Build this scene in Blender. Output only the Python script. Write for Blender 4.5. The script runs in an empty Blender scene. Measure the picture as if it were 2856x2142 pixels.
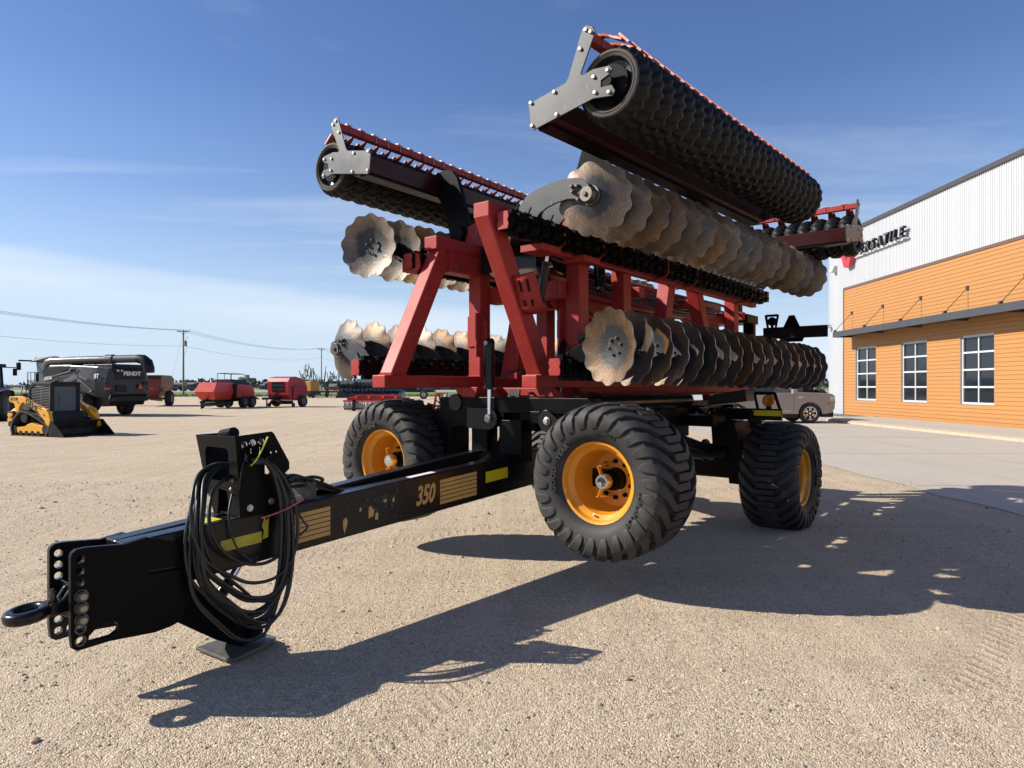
import bpy, math, random
from mathutils import Vector, Matrix
from mathutils.geometry import tessellate_polygon
random.seed(7)
SC = bpy.context.scene
COL = SC.collection
R = math.radians
pi = math.pi
V = Vector

# ------------------------------------------------------------------ materials
def new_mat(name):
    m = bpy.data.materials.new(name); m.use_nodes = True
    nt = m.node_tree
    return m, nt, nt.nodes['Principled BSDF']

def N(nt, typ, **k):
    n = nt.nodes.new(typ)
    for a, b in k.items():
        if a in n.inputs.keys(): n.inputs[a].default_value = b
        else: setattr(n, a, b)
    return n

def ramp(nt, fac, stops):
    r = N(nt, 'ShaderNodeValToRGB')
    el = r.color_ramp.elements
    while len(el) < len(stops): el.new(.5)
    for e, (p, c) in zip(el, stops):
        e.position = p; e.color = (*c, 1) if len(c) == 3 else c
    nt.links.new(fac, r.inputs['Fac'])
    return r.outputs['Color']

def mix(nt, fac, a, b, mode='MIX'):
    n = N(nt, 'ShaderNodeMix', data_type='RGBA', blend_type=mode)
    for sock, v in ((n.inputs[0], fac), (n.inputs[6], a), (n.inputs[7], b)):
        if hasattr(v, 'is_linked') or hasattr(v, 'links'): nt.links.new(v, sock)
        elif isinstance(v, (int, float)): sock.default_value = v
        else: sock.default_value = (*v, 1)
    return n.outputs[2]

def noise(nt, co, scale, detail=4, rough=.55, stretch=None):
    if stretch:
        mp = N(nt, 'ShaderNodeMapping'); mp.inputs['Scale'].default_value = stretch
        nt.links.new(co, mp.inputs['Vector']); co = mp.outputs['Vector']
    n = N(nt, 'ShaderNodeTexNoise', Scale=scale, Detail=detail, Roughness=rough)
    nt.links.new(co, n.inputs['Vector'])
    return n.outputs['Fac']

def objco(nt):
    return N(nt, 'ShaderNodeTexCoord').outputs['Object']

def bump(nt, h, bs, strength=.3, dist=.01, prev=None):
    b = N(nt, 'ShaderNodeBump', Strength=strength, Distance=dist)
    nt.links.new(h, b.inputs['Height'])
    if prev is not None: nt.links.new(prev, b.inputs['Normal'])
    nt.links.new(b.outputs['Normal'], bs.inputs['Normal'])
    return b.outputs['Normal']

def paint(name, col, rough=.4, metal=0., dust=None, dust_amt=.35, dscale=3., bumpy=0., coat=0., scratch=None, rvar=.12, spec=.5):
    """painted or bare surface with patchy dust, roughness variation, optional fine scratches"""
    m, nt, bs = new_mat(name)
    co = objco(nt)
    n1 = noise(nt, co, dscale, 6, .65)
    c = None
    if dust:
        f = N(nt, 'ShaderNodeMapRange'); f.inputs[1].default_value = .42; f.inputs[2].default_value = .78
        f.inputs[4].default_value = dust_amt
        nt.links.new(n1, f.inputs[0])
        c = mix(nt, f.outputs[0], col, dust)
    else:
        c = mix(nt, n1, tuple(x * .86 for x in col), tuple(min(1, x * 1.14) for x in col))
    if scratch:
        s1 = noise(nt, co, 7, 4, .6, (1, 16, 3)); s2 = noise(nt, co, 8, 4, .6, (14, 3, 1.)); s3 = noise(nt, co, 9, 4, .6, (2, 3, 18.))
        mx0 = N(nt, 'ShaderNodeMath', operation='MAXIMUM'); nt.links.new(s2, mx0.inputs[0]); nt.links.new(s3, mx0.inputs[1]); s2 = mx0.outputs[0]
        mx = N(nt, 'ShaderNodeMath', operation='MAXIMUM'); nt.links.new(s1, mx.inputs[0]); nt.links.new(s2, mx.inputs[1])
        sr = ramp(nt, mx.outputs[0], [(.63, (0, 0, 0)), (.70, (.6, .6, .6))])
        c = mix(nt, sr, c, scratch)
    nt.links.new(c, bs.inputs['Base Color'])
    rr = N(nt, 'ShaderNodeMapRange'); rr.inputs[3].default_value = max(.03, rough - rvar); rr.inputs[4].default_value = min(1, rough + rvar)
    nt.links.new(n1, rr.inputs[0]); nt.links.new(rr.outputs[0], bs.inputs['Roughness'])
    bs.inputs['Metallic'].default_value = metal; bs.inputs['Specular IOR Level'].default_value = spec
    bs.inputs['Coat Weight'].default_value = coat
    if bumpy: bump(nt, noise(nt, co, 60, 5), bs, bumpy, .004)
    return m

M = {}
M['red'] = paint('red_paint', (.295, .019, .016), .50, dust=(.37, .12, .09), dust_amt=.22, dscale=4, spec=.3, bumpy=.04, scratch=(.34, .08, .07))
M['black'] = paint('black_paint', (.006, .006, .0065), .26, dust=(.03, .028, .026), dust_amt=.3, dscale=3, rvar=.1, spec=.3)
M['dark'] = paint('dark_frame', (.004, .004, .0045), .38, dust=(.010, .0095, .009), dust_amt=.4, spec=.08)
M['shaded_red'] = paint('shaded_red_paint', (.030, .005, .006), .3, dust=(.03, .02, .02), dust_amt=.3, spec=.15)  # roller beam red with its heavy shade put into the colour
M['rollside'] = paint('dusty_rubber', (.060, .054, .048), .8, dust=(.115, .10, .085), dust_amt=.7, dscale=7, bumpy=.2)
M['plate'] = paint('charcoal_plate', (.027, .031, .037), .40, spec=.45, dust=(.085, .085, .085), dust_amt=.35, dscale=5, scratch=(.13, .13, .135))
M['rubber'] = paint('rubber', (.017, .017, .0175), .68, dust=(.058, .053, .047), dust_amt=.7, dscale=5, bumpy=.15)
M['rubber_letter'] = paint('rubber_letter', (.012, .012, .012), .5)
M['roller'] = paint('roller_rubber', (.0065, .0062, .006), .5, dust=(.020, .0175, .015), dust_amt=.5, spec=.2, dscale=6, bumpy=.2)
M['hose'] = paint('hose_rubber', (.012, .012, .012), .42, dust=(.04, .037, .034), dust_amt=.3, dscale=12)
M['yellow'] = paint('rim_yellow', (.66, .275, .018), .36, dust=(.48, .24, .06), dust_amt=.3, dscale=5, coat=.15)
M['chrome'] = paint('chrome', (.72, .73, .76), .12, 1., rvar=.05)
M['nutface'] = paint('pale_zinc', (.30, .285, .20), .4, .5)
M['steel'] = paint('zinc_bolt', (.50, .49, .46), .32, .8)
M['darksteel'] = paint('dark_steel', (.10, .09, .08), .45, .7, dust=(.17, .13, .10))
M['reflector'] = paint('yellow_reflector', (.62, .50, .015), .35)
M['reflector_d'] = paint('faded_yellow_tape', (.52, .43, .03), .45, dust=(.10, .09, .03), dust_amt=.5, dscale=9)
M['gold'] = paint('gold_decal', (.52, .30, .09), .4)
M['white'] = paint('white_decal', (.75, .75, .73), .45)
M['amber'] = paint('amber_lens', (.50, .15, .008), .18, dust=(.28, .07, .003), dust_amt=.8, dscale=60, bumpy=.5)
M['tiey'] = paint('yellow_tie', (.70, .68, .05), .4)
M['tier'] = paint('red_tie', (.60, .12, .10), .4)
M['orange'] = paint('orange_scraper', (.50, .10, .045), .5, dust=(.40, .17, .10), dust_amt=.4)
M['pink'] = paint('worn_scraper', (.38, .08, .06), .5, dust=(.5, .28, .22), dust_amt=.6, dscale=12)
M['worn'] = paint('worn_steel_plate', (.15, .142, .135), .55, .4, dust=(.07, .06, .05), dust_amt=.95, dscale=9)

def disc_mat():
    m, nt, bs = new_mat('disc_steel')
    co = objco(nt)
    sp = N(nt, 'ShaderNodeSeparateXYZ'); nt.links.new(co, sp.inputs[0])
    cb = N(nt, 'ShaderNodeCombineXYZ'); nt.links.new(sp.outputs['Y'], cb.inputs['Y']); nt.links.new(sp.outputs['Z'], cb.inputs['Z'])
    ln = N(nt, 'ShaderNodeVectorMath', operation='LENGTH'); nt.links.new(cb.outputs[0], ln.inputs[0])
    oi = N(nt, 'ShaderNodeObjectInfo')
    off = N(nt, 'ShaderNodeVectorMath', operation='MULTIPLY_ADD')
    rv = N(nt, 'ShaderNodeCombineXYZ'); 
    for k in 'XYZ': nt.links.new(oi.outputs['Random'], rv.inputs[k])
    nt.links.new(rv.outputs[0], off.inputs[0]); off.inputs[1].default_value = (31, 17, 23); nt.links.new(co, off.inputs[2])
    nz = noise(nt, off.outputs[0], 9, 6, .65)
    nb = noise(nt, off.outputs[0], 2.2, 3, .5)
    # radius with wobble
    ad = N(nt, 'ShaderNodeMath', operation='MULTIPLY_ADD'); nt.links.new(nz, ad.inputs[0]); ad.inputs[1].default_value = .13
    nt.links.new(ln.outputs['Value'], ad.inputs[2])
    ad2 = N(nt, 'ShaderNodeMath', operation='MULTIPLY_ADD'); nt.links.new(nb, ad2.inputs[0]); ad2.inputs[1].default_value = .14
    nt.links.new(ad.outputs[0], ad2.inputs[2])
    c = ramp(nt, ad2.outputs[0], [(.235, (.022, .024, .027)), (.27, (.036, .031, .026)), (.295, (.085, .048, .023)), (.345, (.165, .100, .050)), (.40, (.225, .155, .095)), (.425, (.27, .21, .15))])
    fine = noise(nt, off.outputs[0], 45, 4, .7)
    c2 = mix(nt, ramp(nt, fine, [(.42, (0, 0, 0)), (.62, (.75, .75, .75))]), c, (.13, .066, .026))
    c2 = mix(nt, ramp(nt, nb, [(.42, (0, 0, 0)), (.66, (.75, .75, .75))]), c2, (.050, .038, .028))
    st = noise(nt, off.outputs[0], 5, 5, .7, (1, 9, 1.5))
    c2 = mix(nt, ramp(nt, st, [(.55, (0, 0, 0)), (.75, (.6, .6, .6))]), c2, (.25, .205, .16))
    c2 = mix(nt, ramp(nt, ad2.outputs[0], [(.262, (1, 1, 1)), (.30, (0, 0, 0))]), c2, (.024, .026, .030))
    # per-disc tint
    hs = N(nt, 'ShaderNodeHueSaturation'); nt.links.new(c2, hs.inputs['Color'])
    mr = N(nt, 'ShaderNodeMapRange'); mr.inputs[3].default_value = .45; mr.inputs[4].default_value = 1.25; nt.links.new(oi.outputs['Random'], mr.inputs[0])
    nt.links.new(mr.outputs[0], hs.inputs['Saturation'])
    mr2 = N(nt, 'ShaderNodeMapRange'); mr2.inputs[3].default_value = .6; mr2.inputs[4].default_value = 1.4
    fr = N(nt, 'ShaderNodeMath', operation='FRACT'); ml = N(nt, 'ShaderNodeMath', operation='MULTIPLY'); ml.inputs[1].default_value = 7.31
    nt.links.new(oi.outputs['Random'], ml.inputs[0]); nt.links.new(ml.outputs[0], fr.inputs[0]); nt.links.new(fr.outputs[0], mr2.inputs[0])
    nt.links.new(mr2.outputs[0], hs.inputs['Value'])
    nt.links.new(hs.outputs['Color'], bs.inputs['Base Color'])
    bs.inputs['Metallic'].default_value = .35
    bs.inputs['Roughness'].default_value = .5
    bump(nt, fine, bs, .5, .006)
    return m
M['disc'] = disc_mat(); M['edge'] = paint('worn_edge', (.40, .36, .32), .35, .7, dust=(.22, .14, .08), dust_amt=.7, dscale=14)

# ------------------------------------------------------------------ mesh builder
class MB:
    def __init__(s): s.v = []; s.f = []; s.mi = []; s.cur = 0
    def m(s, i): s.cur = i; return s
    def add(s, vs, fs):
        b = len(s.v); s.v += [tuple(p) for p in vs]
        for f in fs: s.f.append(tuple(b + i for i in f)); s.mi.append(s.cur)
        return s
    def hexa(s, p):
        return s.add(p, [(0, 3, 2, 1), (4, 5, 6, 7), (0, 1, 5, 4), (1, 2, 6, 5), (2, 3, 7, 6), (3, 0, 4, 7)])
    def box(s, c, d, rz=0.):
        cx, cy, cz = c; a, b, h = d[0] / 2, d[1] / 2, d[2] / 2
        co, si = math.cos(rz), math.sin(rz)
        P = []
        for z in (-h, h):
            for x, y in ((-a, -b), (a, -b), (a, b), (-a, b)):
                P.append((cx + x * co - y * si, cy + x * si + y * co, cz + z))
        return s.hexa(P)
    def span(s, a, b):
        return s.box([(a[i] + b[i]) / 2 for i in range(3)], [abs(a[i] - b[i]) for i in range(3)])
    def bar(s, p0, p1, w, h, up=(0, 0, 1), w1=None, h1=None):
        p0, p1 = V(p0), V(p1); d = (p1 - p0).normalized(); up = V(up)
        sd = d.cross(up)
        if sd.length < 1e-4: sd = d.cross(V((1, 0, 0)))
        sd.normalize(); u = sd.cross(d).normalized()
        P = []
        for p, ww, hh in ((p0, w, h), (p1, w1 or w, h1 or h)):
            for a, b in ((-1, -1), (1, -1), (1, 1), (-1, 1)):
                P.append(p + sd * (a * ww / 2) + u * (b * hh / 2))
        return s.hexa(P)
    def prism(s, poly, off):
        n = len(poly); off = V(off)
        P = [V(p) for p in poly] + [V(p) + off for p in poly]
        F = [tuple(range(n - 1, -1, -1)), tuple(range(n, 2 * n))]
        F += [(i, (i + 1) % n, n + (i + 1) % n, n + i) for i in range(n)]
        return s.add(P, F)
    def plate(s, outer, fn, t, holes=()):
        """outer / holes: 2D loops; fn(a,b,t)->3D ; thickness t"""
        loops = [list(outer)] + [list(h) for h in holes]
        tri = tessellate_polygon([[V((a, b, 0)) for a, b in l] for l in loops])
        fl = [p for l in loops for p in l]; n = len(fl)
        P = [fn(a, b, 0) for a, b in fl] + [fn(a, b, t) for a, b in fl]
        F = [tuple(q) for q in tri] + [tuple(n + i for i in reversed(q)) for q in tri]
        o = 0
        for l in loops:
            k = len(l)
            F += [(o + i, o + (i + 1) % k, n + o + (i + 1) % k, n + o + i) for i in range(k)]
            o += k
        return s.add(P, F)
    def cyl(s, p0, p1, r0, r1=None, n=16, caps=True):
        r1 = r0 if r1 is None else r1
        p0, p1 = V(p0), V(p1); d = (p1 - p0).normalized()
        a = d.orthogonal().normalized(); b = d.cross(a)
        P = [p + (a * math.cos(2 * pi * i / n) + b * math.sin(2 * pi * i / n)) * r for p, r in ((p0, r0), (p1, r1)) for i in range(n)]
        F = [(i, (i + 1) % n, n + (i + 1) % n, n + i) for i in range(n)]
        if caps: F += [tuple(range(n - 1, -1, -1)), tuple(range(n, 2 * n))]
        return s.add(P, F)
    def tube(s, pts, r, n=8, closed=False, caps=True):
        pts = [V(p) for p in pts]; k = len(pts)
        rs = r if isinstance(r, (list, tuple)) else [r] * k
        tg = []
        for i in range(k):
            a = pts[i - 1] if (i > 0 or closed) else pts[i]
            b = pts[(i + 1) % k] if (i < k - 1 or closed) else pts[i]
            tg.append((b - a).normalized())
        u = tg[0].orthogonal().normalized(); P = []
        for i in range(k):
            u = (u - tg[i] * u.dot(tg[i])).normalized(); w = tg[i].cross(u)
            P += [pts[i] + (u * math.cos(2 * pi * j / n) + w * math.sin(2 * pi * j / n)) * rs[i] for j in range(n)]
        F = []
        for i in range(k if closed else k - 1):
            a, b = i * n, ((i + 1) % k) * n
            F += [(a + j, a + (j + 1) % n, b + (j + 1) % n, b + j) for j in range(n)]
        if caps and not closed: F += [tuple(range(n - 1, -1, -1)), tuple((k - 1) * n + j for j in range(n))]
        return s.add(P, F)
    def lathe(s, prof, c, ax, n=32, closed=False):
        c, d = V(c), V(ax).normalized(); a = d.orthogonal().normalized(); b = d.cross(a); k = len(prof)
        P = [c + d * t + (a * math.cos(2 * pi * i / n) + b * math.sin(2 * pi * i / n)) * r for i in range(n) for t, r in prof]
        F = []
        for i in range(n):
            j = (i + 1) % n
            for q in range(k if closed else k - 1):
                F.append((i * k + q, j * k + q, j * k + (q + 1) % k, i * k + (q + 1) % k))
        return s.add(P, F)
    def ball(s, c, r, n=10, sc=(1, 1, 1)):
        P = [(c[0], c[1], c[2] + r * sc[2])]; h = n // 2
        for i in range(1, h):
            t = pi * i / h
            P += [(c[0] + r * sc[0] * math.sin(t) * math.cos(2 * pi * j / n), c[1] + r * sc[1] * math.sin(t) * math.sin(2 * pi * j / n), c[2] + r * sc[2] * math.cos(t)) for j in range(n)]
        P.append((c[0], c[1], c[2] - r * sc[2]))
        F = [(0, 1 + j, 1 + (j + 1) % n) for j in range(n)]
        for i in range(h - 2):
            F += [(1 + i * n + j, 1 + (i + 1) * n + j, 1 + (i + 1) * n + (j + 1) % n, 1 + i * n + (j + 1) % n) for j in range(n)]
        l = len(P) - 1
        F += [(l, 1 + (h - 2) * n + (j + 1) % n, 1 + (h - 2) * n + j) for j in range(n)]
        return s.add(P, F)
    def text(s, body, size, depth, fn, bold=.0, shear=0., space=1., align='CENTER'):
        cu = bpy.data.curves.new('lettering', 'FONT')
        cu.body = body; cu.size = size; cu.extrude = depth / 2; cu.offset = bold; cu.shear = shear
        cu.space_character = space; cu.align_x = align; cu.align_y = 'CENTER'; cu.resolution_u = 3
        o = bpy.data.objects.new('lettering', cu); COL.objects.link(o)
        dg = bpy.context.evaluated_depsgraph_get(); dg.update()
        me = o.evaluated_get(dg).to_mesh()
        vs = [fn(v.co.x, v.co.y, v.co.z + depth / 2) for v in me.vertices]
        fs = [tuple(p.vertices) for p in me.polygons]
        o.evaluated_get(dg).to_mesh_clear()
        bpy.data.objects.remove(o); bpy.data.curves.remove(cu)
        return s.add(vs, fs)
    def build(s, name, mat, parent=None, smooth=None, bevel=0., seg=2):
        me = bpy.data.meshes.new(name); me.from_pydata(s.v, [], s.f)
        mats = mat if isinstance(mat, (list, tuple)) else [mat]
        for x in mats: me.materials.append(M[x] if isinstance(x, str) else x)
        me.polygons.foreach_set('material_index', s.mi)
        me.validate(); 
        import bmesh
        bm = bmesh.new(); bm.from_mesh(me); bmesh.ops.recalc_face_normals(bm, faces=bm.faces); bm.to_mesh(me); bm.free()
        if smooth:
            me.polygons.foreach_set('use_smooth', [True] * len(me.polygons)); me.set_sharp_from_angle(angle=R(smooth))
        o = bpy.data.objects.new(name, me); COL.objects.link(o)
        if parent: o.parent = parent
        if bevel:
            b = o.modifiers.new('edge', 'BEVEL'); b.width = bevel; b.segments = seg; b.limit_method = 'ANGLE'; b.angle_limit = R(40); b.use_clamp_overlap = True
            b.harden_normals = False
        return o

def tag(o, label=None, cat=None, group=None, kind=None):
    if label: o['label'] = label
    if cat: o['category'] = cat
    if group: o['group'] = group
    if kind: o['kind'] = kind
    return o
def empty(name, loc, az=None, **k):
    o = bpy.data.objects.new(name, None); COL.objects.link(o); o.location = loc; o.empty_display_size = .3
    if az is not None: o.rotation_euler = (0, 0, R(90 - az))
    return tag(o, **k)
def dup(o, parent=None):
    c = o.copy(); COL.objects.link(c)
    if parent: c.parent = parent
    for ch in list(o.children): dup(ch, c)
    return c
def spline(pts, k=6, closed=False):
    """Catmull-Rom through pts"""
    P = [V(p) for p in pts]; n = len(P); out = []
    for i in range(n if closed else n - 1):
        p0 = P[(i - 1) % n] if (i > 0 or closed) else P[0]; p1 = P[i]; p2 = P[(i + 1) % n]; p3 = P[(i + 2) % n] if (i + 2 < n or closed) else P[-1]
        for j in range(k):
            t = j / k
            out.append(.5 * ((2 * p1) + (p2 - p0) * t + (2 * p0 - 5 * p1 + 4 * p2 - p3) * t * t + (3 * p1 - p0 - 3 * p2 + p3) * t ** 3))
    if not closed: out.append(P[-1])
    return out
def circ(c, r, n=12): return [(c[0] + r * math.cos(2 * pi * i / n), c[1] + r * math.sin(2 * pi * i / n)) for i in range(n)]
def rrect(x0, y0, x1, y1, r, n=4):
    o = []
    for cx, cy, a0 in ((x1 - r, y1 - r, 0), (x0 + r, y1 - r, 90), (x0 + r, y0 + r, 180), (x1 - r, y0 + r, 270)):
        o += [(cx + r * math.cos(R(a0 + 90 * i / n)), cy + r * math.sin(R(a0 + 90 * i / n))) for i in range(n + 1)]
    return o
def bolt(mb, p, ax, r=.016, h=.016):
    p, ax = V(p), V(ax); mb.cyl(p, p + ax * h * .35, r * 1.25, n=10); mb.cyl(p + ax * h * .35, p + ax * h, r, r * .9, n=6)

# ------------------------------------------------------------------ wheels
def tyre_mesh(mb, Rr, W, rr, n, lug=.03, wfrac=.5, c=(0, 0, 0), chev=1.0, segs=48, flat=0.):
    """lug tyre about the local x axis, centred on c; outer face +x"""
    prof = [(-.36, rr), (-.43, rr + .03 * Rr), (-.485, rr + .25 * (Rr - rr)), (-.5, rr + .5 * (Rr - rr)), (-.485, rr + .72 * (Rr - rr)), (-.43, Rr - lug - .03 * Rr), (-.3, Rr - lug - .008), (0, Rr - lug),
            (.3, Rr - lug - .008), (.43, Rr - lug - .03 * Rr), (.485, rr + .72 * (Rr - rr)), (.5, rr + .5 * (Rr - rr)), (.485, rr + .25 * (Rr - rr)), (.43, rr + .03 * Rr), (.36, rr)]
    b0 = len(mb.v)
    mb.lathe([(a * W, r) for a, r in prof], c, (1, 0, 0), segs)
    pitch = 2 * pi / n; w = pitch * wfrac / 2
    q_ = (Rr - rr) / .29
    path = [(-.15, Rr - .002, 0), (.19, Rr - .002, 0), (.30, Rr - .006 * q_, .32), (.42, Rr - .026 * q_, .80), (.49, Rr - .060 * q_, 1.08), (.520, Rr - .100 * q_, 1.24), (.525, Rr - .140 * q_, 1.33), (.508, Rr - .178 * q_, 1.37), (.500, Rr - .190 * q_, 1.38)]
    for sd in (-1, 1):
        for k in range(n):
            ph = pitch * (k + (.5 if sd > 0 else 0)); P = []
            for i, (a, r, dp) in enumerate(path):
                e = ph + dp * pitch * chev
                ww = w * (.68, .70, .92, 1.10, 1.15, 1.12, 1.10, .85, .45)[i]
                deep = lug * (1.3 if i < 4 else 1.0 if i < 7 else .3)
                ain = (0, 0, 0, .02, .045, .055, .05, .03, .025)[i]
                for da, rad, ac in ((-ww * 1.2, r - deep, a - ain), (-ww, r, a), (ww, r, a), (ww * 1.2, r - deep, a - ain)):
                    q = e + da; P.append((c[0] + sd * ac * W, c[1] + rad * math.sin(q), c[2] + rad * math.cos(q)))
            F = []
            for i in range(len(path) - 1):
                o = i * 4
                F += [(o + j, o + j + 1, o + j + 5, o + j + 4) for j in range(3)]
            F += [(0, 1, 2, 3), tuple(len(P) - 4 + j for j in (3, 2, 1, 0))]
            mb.add(P, F)
    if flat:
        for i in range(b0, len(mb.v)):
            x, y, z = mb.v[i]; lim = c[2] - Rr + flat
            if z < lim: mb.v[i] = (x * (1 + .0), y, lim)
    return mb

def arc_text(mb, s, rad, a, x, size, start, dirn=1, depth=.006, bold=.004, space=1.05):
    """letters round a sidewall in the y/z plane at axial position x; start angle (deg) measured from +z, towards +y"""
    def fn(u, v, w):
        t = R(start) + dirn * u / rad
        r = rad + dirn * v
        return (x + w, r * math.sin(t) * a, r * math.cos(t))
    mb.text(s, size, depth, fn, bold, 0, space)

def rim_mesh(mb, rr, W, dish=.2, hole=.09):
    o = W * .38
    mb.lathe([(o, rr + .012), (o + .012, rr + .006), (o + .006, rr - .012), (o - .03, rr - .02), (o - .06, rr - .055), (o - dish * .8, rr - .062), (o - dish, rr - .09), (o - dish - .005, hole), (o - dish - .02, hole),
              (o - dish - .03, rr - .09), (-o + .05, rr - .03), (-o, rr + .012), (-o + .02, rr), (o - .01, rr)], (0, 0, 0), (1, 0, 0), 40)
    return mb
# ------------------------------------------------------------------ camera, sun, sky
cam = bpy.data.cameras.new('camera'); co_ = bpy.data.objects.new('camera', cam); COL.objects.link(co_)
co_.location = (0, 0, 1.53); co_.rotation_euler = (R(90), 0, 0)
cam.sensor_width = 36; cam.lens = 24.005; cam.shift_y = .0025; cam.clip_end = 9000; cam.clip_start = .05
SC.camera = co_
SUN_EL, SUN_AZ = 33.2, 271.5     # azimuth clockwise from +Y
sl = bpy.data.lights.new('sun', 'SUN'); sl.energy = 4.9; sl.angle = R(.53); sl.color = (1, .92, .80)
so_ = bpy.data.objects.new('sun', sl); COL.objects.link(so_)
sd_ = V((math.sin(R(SUN_AZ)) * math.cos(R(SUN_EL)), math.cos(R(SUN_AZ)) * math.cos(R(SUN_EL)), math.sin(R(SUN_EL))))
so_.rotation_euler = sd_.to_track_quat('Z', 'Y').to_euler(); so_.location = (-30, 0, 40)
W_ = bpy.data.worlds.new('World'); SC.world = W_; W_.use_nodes = True
nt = W_.node_tree; bg = nt.nodes['Background']
sky = N(nt, 'ShaderNodeTexSky', sky_type='NISHITA', sun_disc=False, sun_elevation=R(SUN_EL), sun_rotation=R(SUN_AZ), air_density=1.0, dust_density=.2, ozone_density=3.0, altitude=200)
tc = N(nt, 'ShaderNodeTexCoord')
# thin cirrus: streaks projected on a plane high above
sp = N(nt, 'ShaderNodeSeparateXYZ'); nt.links.new(tc.outputs['Generated'], sp.inputs[0])
zc = N(nt, 'ShaderNodeMath', operation='MAXIMUM'); nt.links.new(sp.outputs['Z'], zc.inputs[0]); zc.inputs[1].default_value = .02
dv = []
for k in 'XY':
    d = N(nt, 'ShaderNodeMath', operation='DIVIDE'); nt.links.new(sp.outputs[k], d.inputs[0]); nt.links.new(zc.outputs[0], d.inputs[1]); dv.append(d)
cb = N(nt, 'ShaderNodeCombineXYZ'); nt.links.new(dv[0].outputs[0], cb.inputs[0]); nt.links.new(dv[1].outputs[0], cb.inputs[1])
mp = N(nt, 'ShaderNodeMapping'); nt.links.new(cb.outputs[0], mp.inputs[0]); mp.inputs['Rotation'].default_value = (0, 0, R(-24)); mp.inputs['Scale'].default_value = (.16, .55, 1)
c1 = N(nt, 'ShaderNodeTexNoise', Scale=1.6, Detail=9, Roughness=.62, Distortion=.7); nt.links.new(mp.outputs[0], c1.inputs[0])
cr = ramp(nt, c1.outputs['Fac'], [(.50, (0, 0, 0)), (.80, (.36, .36, .36))])
# a soft bank of cloud low in the sky, heavier to the left
az = N(nt, 'ShaderNodeMath', operation='ARCTAN2'); nt.links.new(sp.outputs['X'], az.inputs[0]); nt.links.new(sp.outputs['Y'], az.inputs[1])
el = N(nt, 'ShaderNodeMath', operation='ARCSINE'); nt.links.new(sp.outputs['Z'], el.inputs[0])
cb2 = N(nt, 'ShaderNodeCombineXYZ'); nt.links.new(az.outputs[0], cb2.inputs[0]); nt.links.new(el.outputs[0], cb2.inputs[1])
mp2 = N(nt, 'ShaderNodeMapping'); nt.links.new(cb2.outputs[0], mp2.inputs[0]); mp2.inputs['Scale'].default_value = (1.3, 9, 1); mp2.inputs['Rotation'].default_value = (0, 0, R(8))
c2 = N(nt, 'ShaderNodeTexNoise', Scale=1.5, Detail=7, Roughness=.55, Distortion=.3); nt.links.new(mp2.outputs[0], c2.inputs[0])
# elevation of the bank's top falls towards the right: bank centre el = .115 - .05*az
be = N(nt, 'ShaderNodeMath', operation='MULTIPLY_ADD'); nt.links.new(az.outputs[0], be.inputs[0]); be.inputs[1].default_value = .085; nt.links.new(el.outputs[0], be.inputs[2])
bw = N(nt, 'ShaderNodeMath', operation='MULTIPLY_ADD'); nt.links.new(c2.outputs['Fac'], bw.inputs[0]); bw.inputs[1].default_value = -.03; nt.links.new(be.outputs[0], bw.inputs[2])
bank = ramp(nt, bw.outputs[0], [(.005, (0, 0, 0)), (.035, (.35, .35, .35)), (.062, (.8, .8, .8)), (.088, (.55, .55, .55)), (.10, (0, 0, 0))])
tx = N(nt, 'ShaderNodeMath', operation='MULTIPLY'); nt.links.new(bank, tx.inputs[0]); 
t2 = ramp(nt, c2.outputs['Fac'], [(.30, (.45, .45, .45)), (.62, (1, 1, 1))]); nt.links.new(t2, tx.inputs[1])
mx = N(nt, 'ShaderNodeMath', operation='MAXIMUM'); nt.links.new(cr, mx.inputs[0]); nt.links.new(tx.outputs[0], mx.inputs[1])
hsv = N(nt, 'ShaderNodeHueSaturation', Saturation=1.12, Value=1.03, Hue=.512); nt.links.new(sky.outputs[0], hsv.inputs['Color'])
hz = ramp(nt, el.outputs[0], [(0, (.93, .93, .93)), (.06, (.80, .80, .80)), (.14, (.42, .42, .42)), (.26, (.10, .10, .10)), (.40, (0, 0, 0))])
base_ = mix(nt, hz, hsv.outputs[0], (4.5, 5.5, 6.9))
final = mix(nt, mx.outputs[0], base_, (6.2, 6.8, 7.5))
nt.links.new(final, bg.inputs['Color']); bg.inputs['Strength'].default_value = .088
SC.view_settings.view_transform = 'Standard'; SC.view_settings.look = 'None'; SC.view_settings.exposure = .64; SC.view_settings.gamma = 1
try: SC.view_settings.use_curve_mapping = False
except Exception: pass

# ------------------------------------------------------------------ ground
def sstep(a, b, x):
    t = max(0., min(1., (x - a) / (b - a))); return t * t * (3 - 2 * t)
def g(x, y):
    pts = [(-99, 0), (8, 0), (25, -.27), (45, -.34), (65, -.45), (90, -.32), (125, -.15), (9999, -.15)]
    z = 0
    for (a, za), (b, zb) in zip(pts, pts[1:]):
        if a <= y <= b: z = za + (zb - za) * sstep(0, 1, (y - a) / (b - a)); break
    far = -.15 * sstep(45, 110, y)
    s = 1 - sstep(-7, 4, x)
    return z * s + far * (1 - s)

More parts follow.
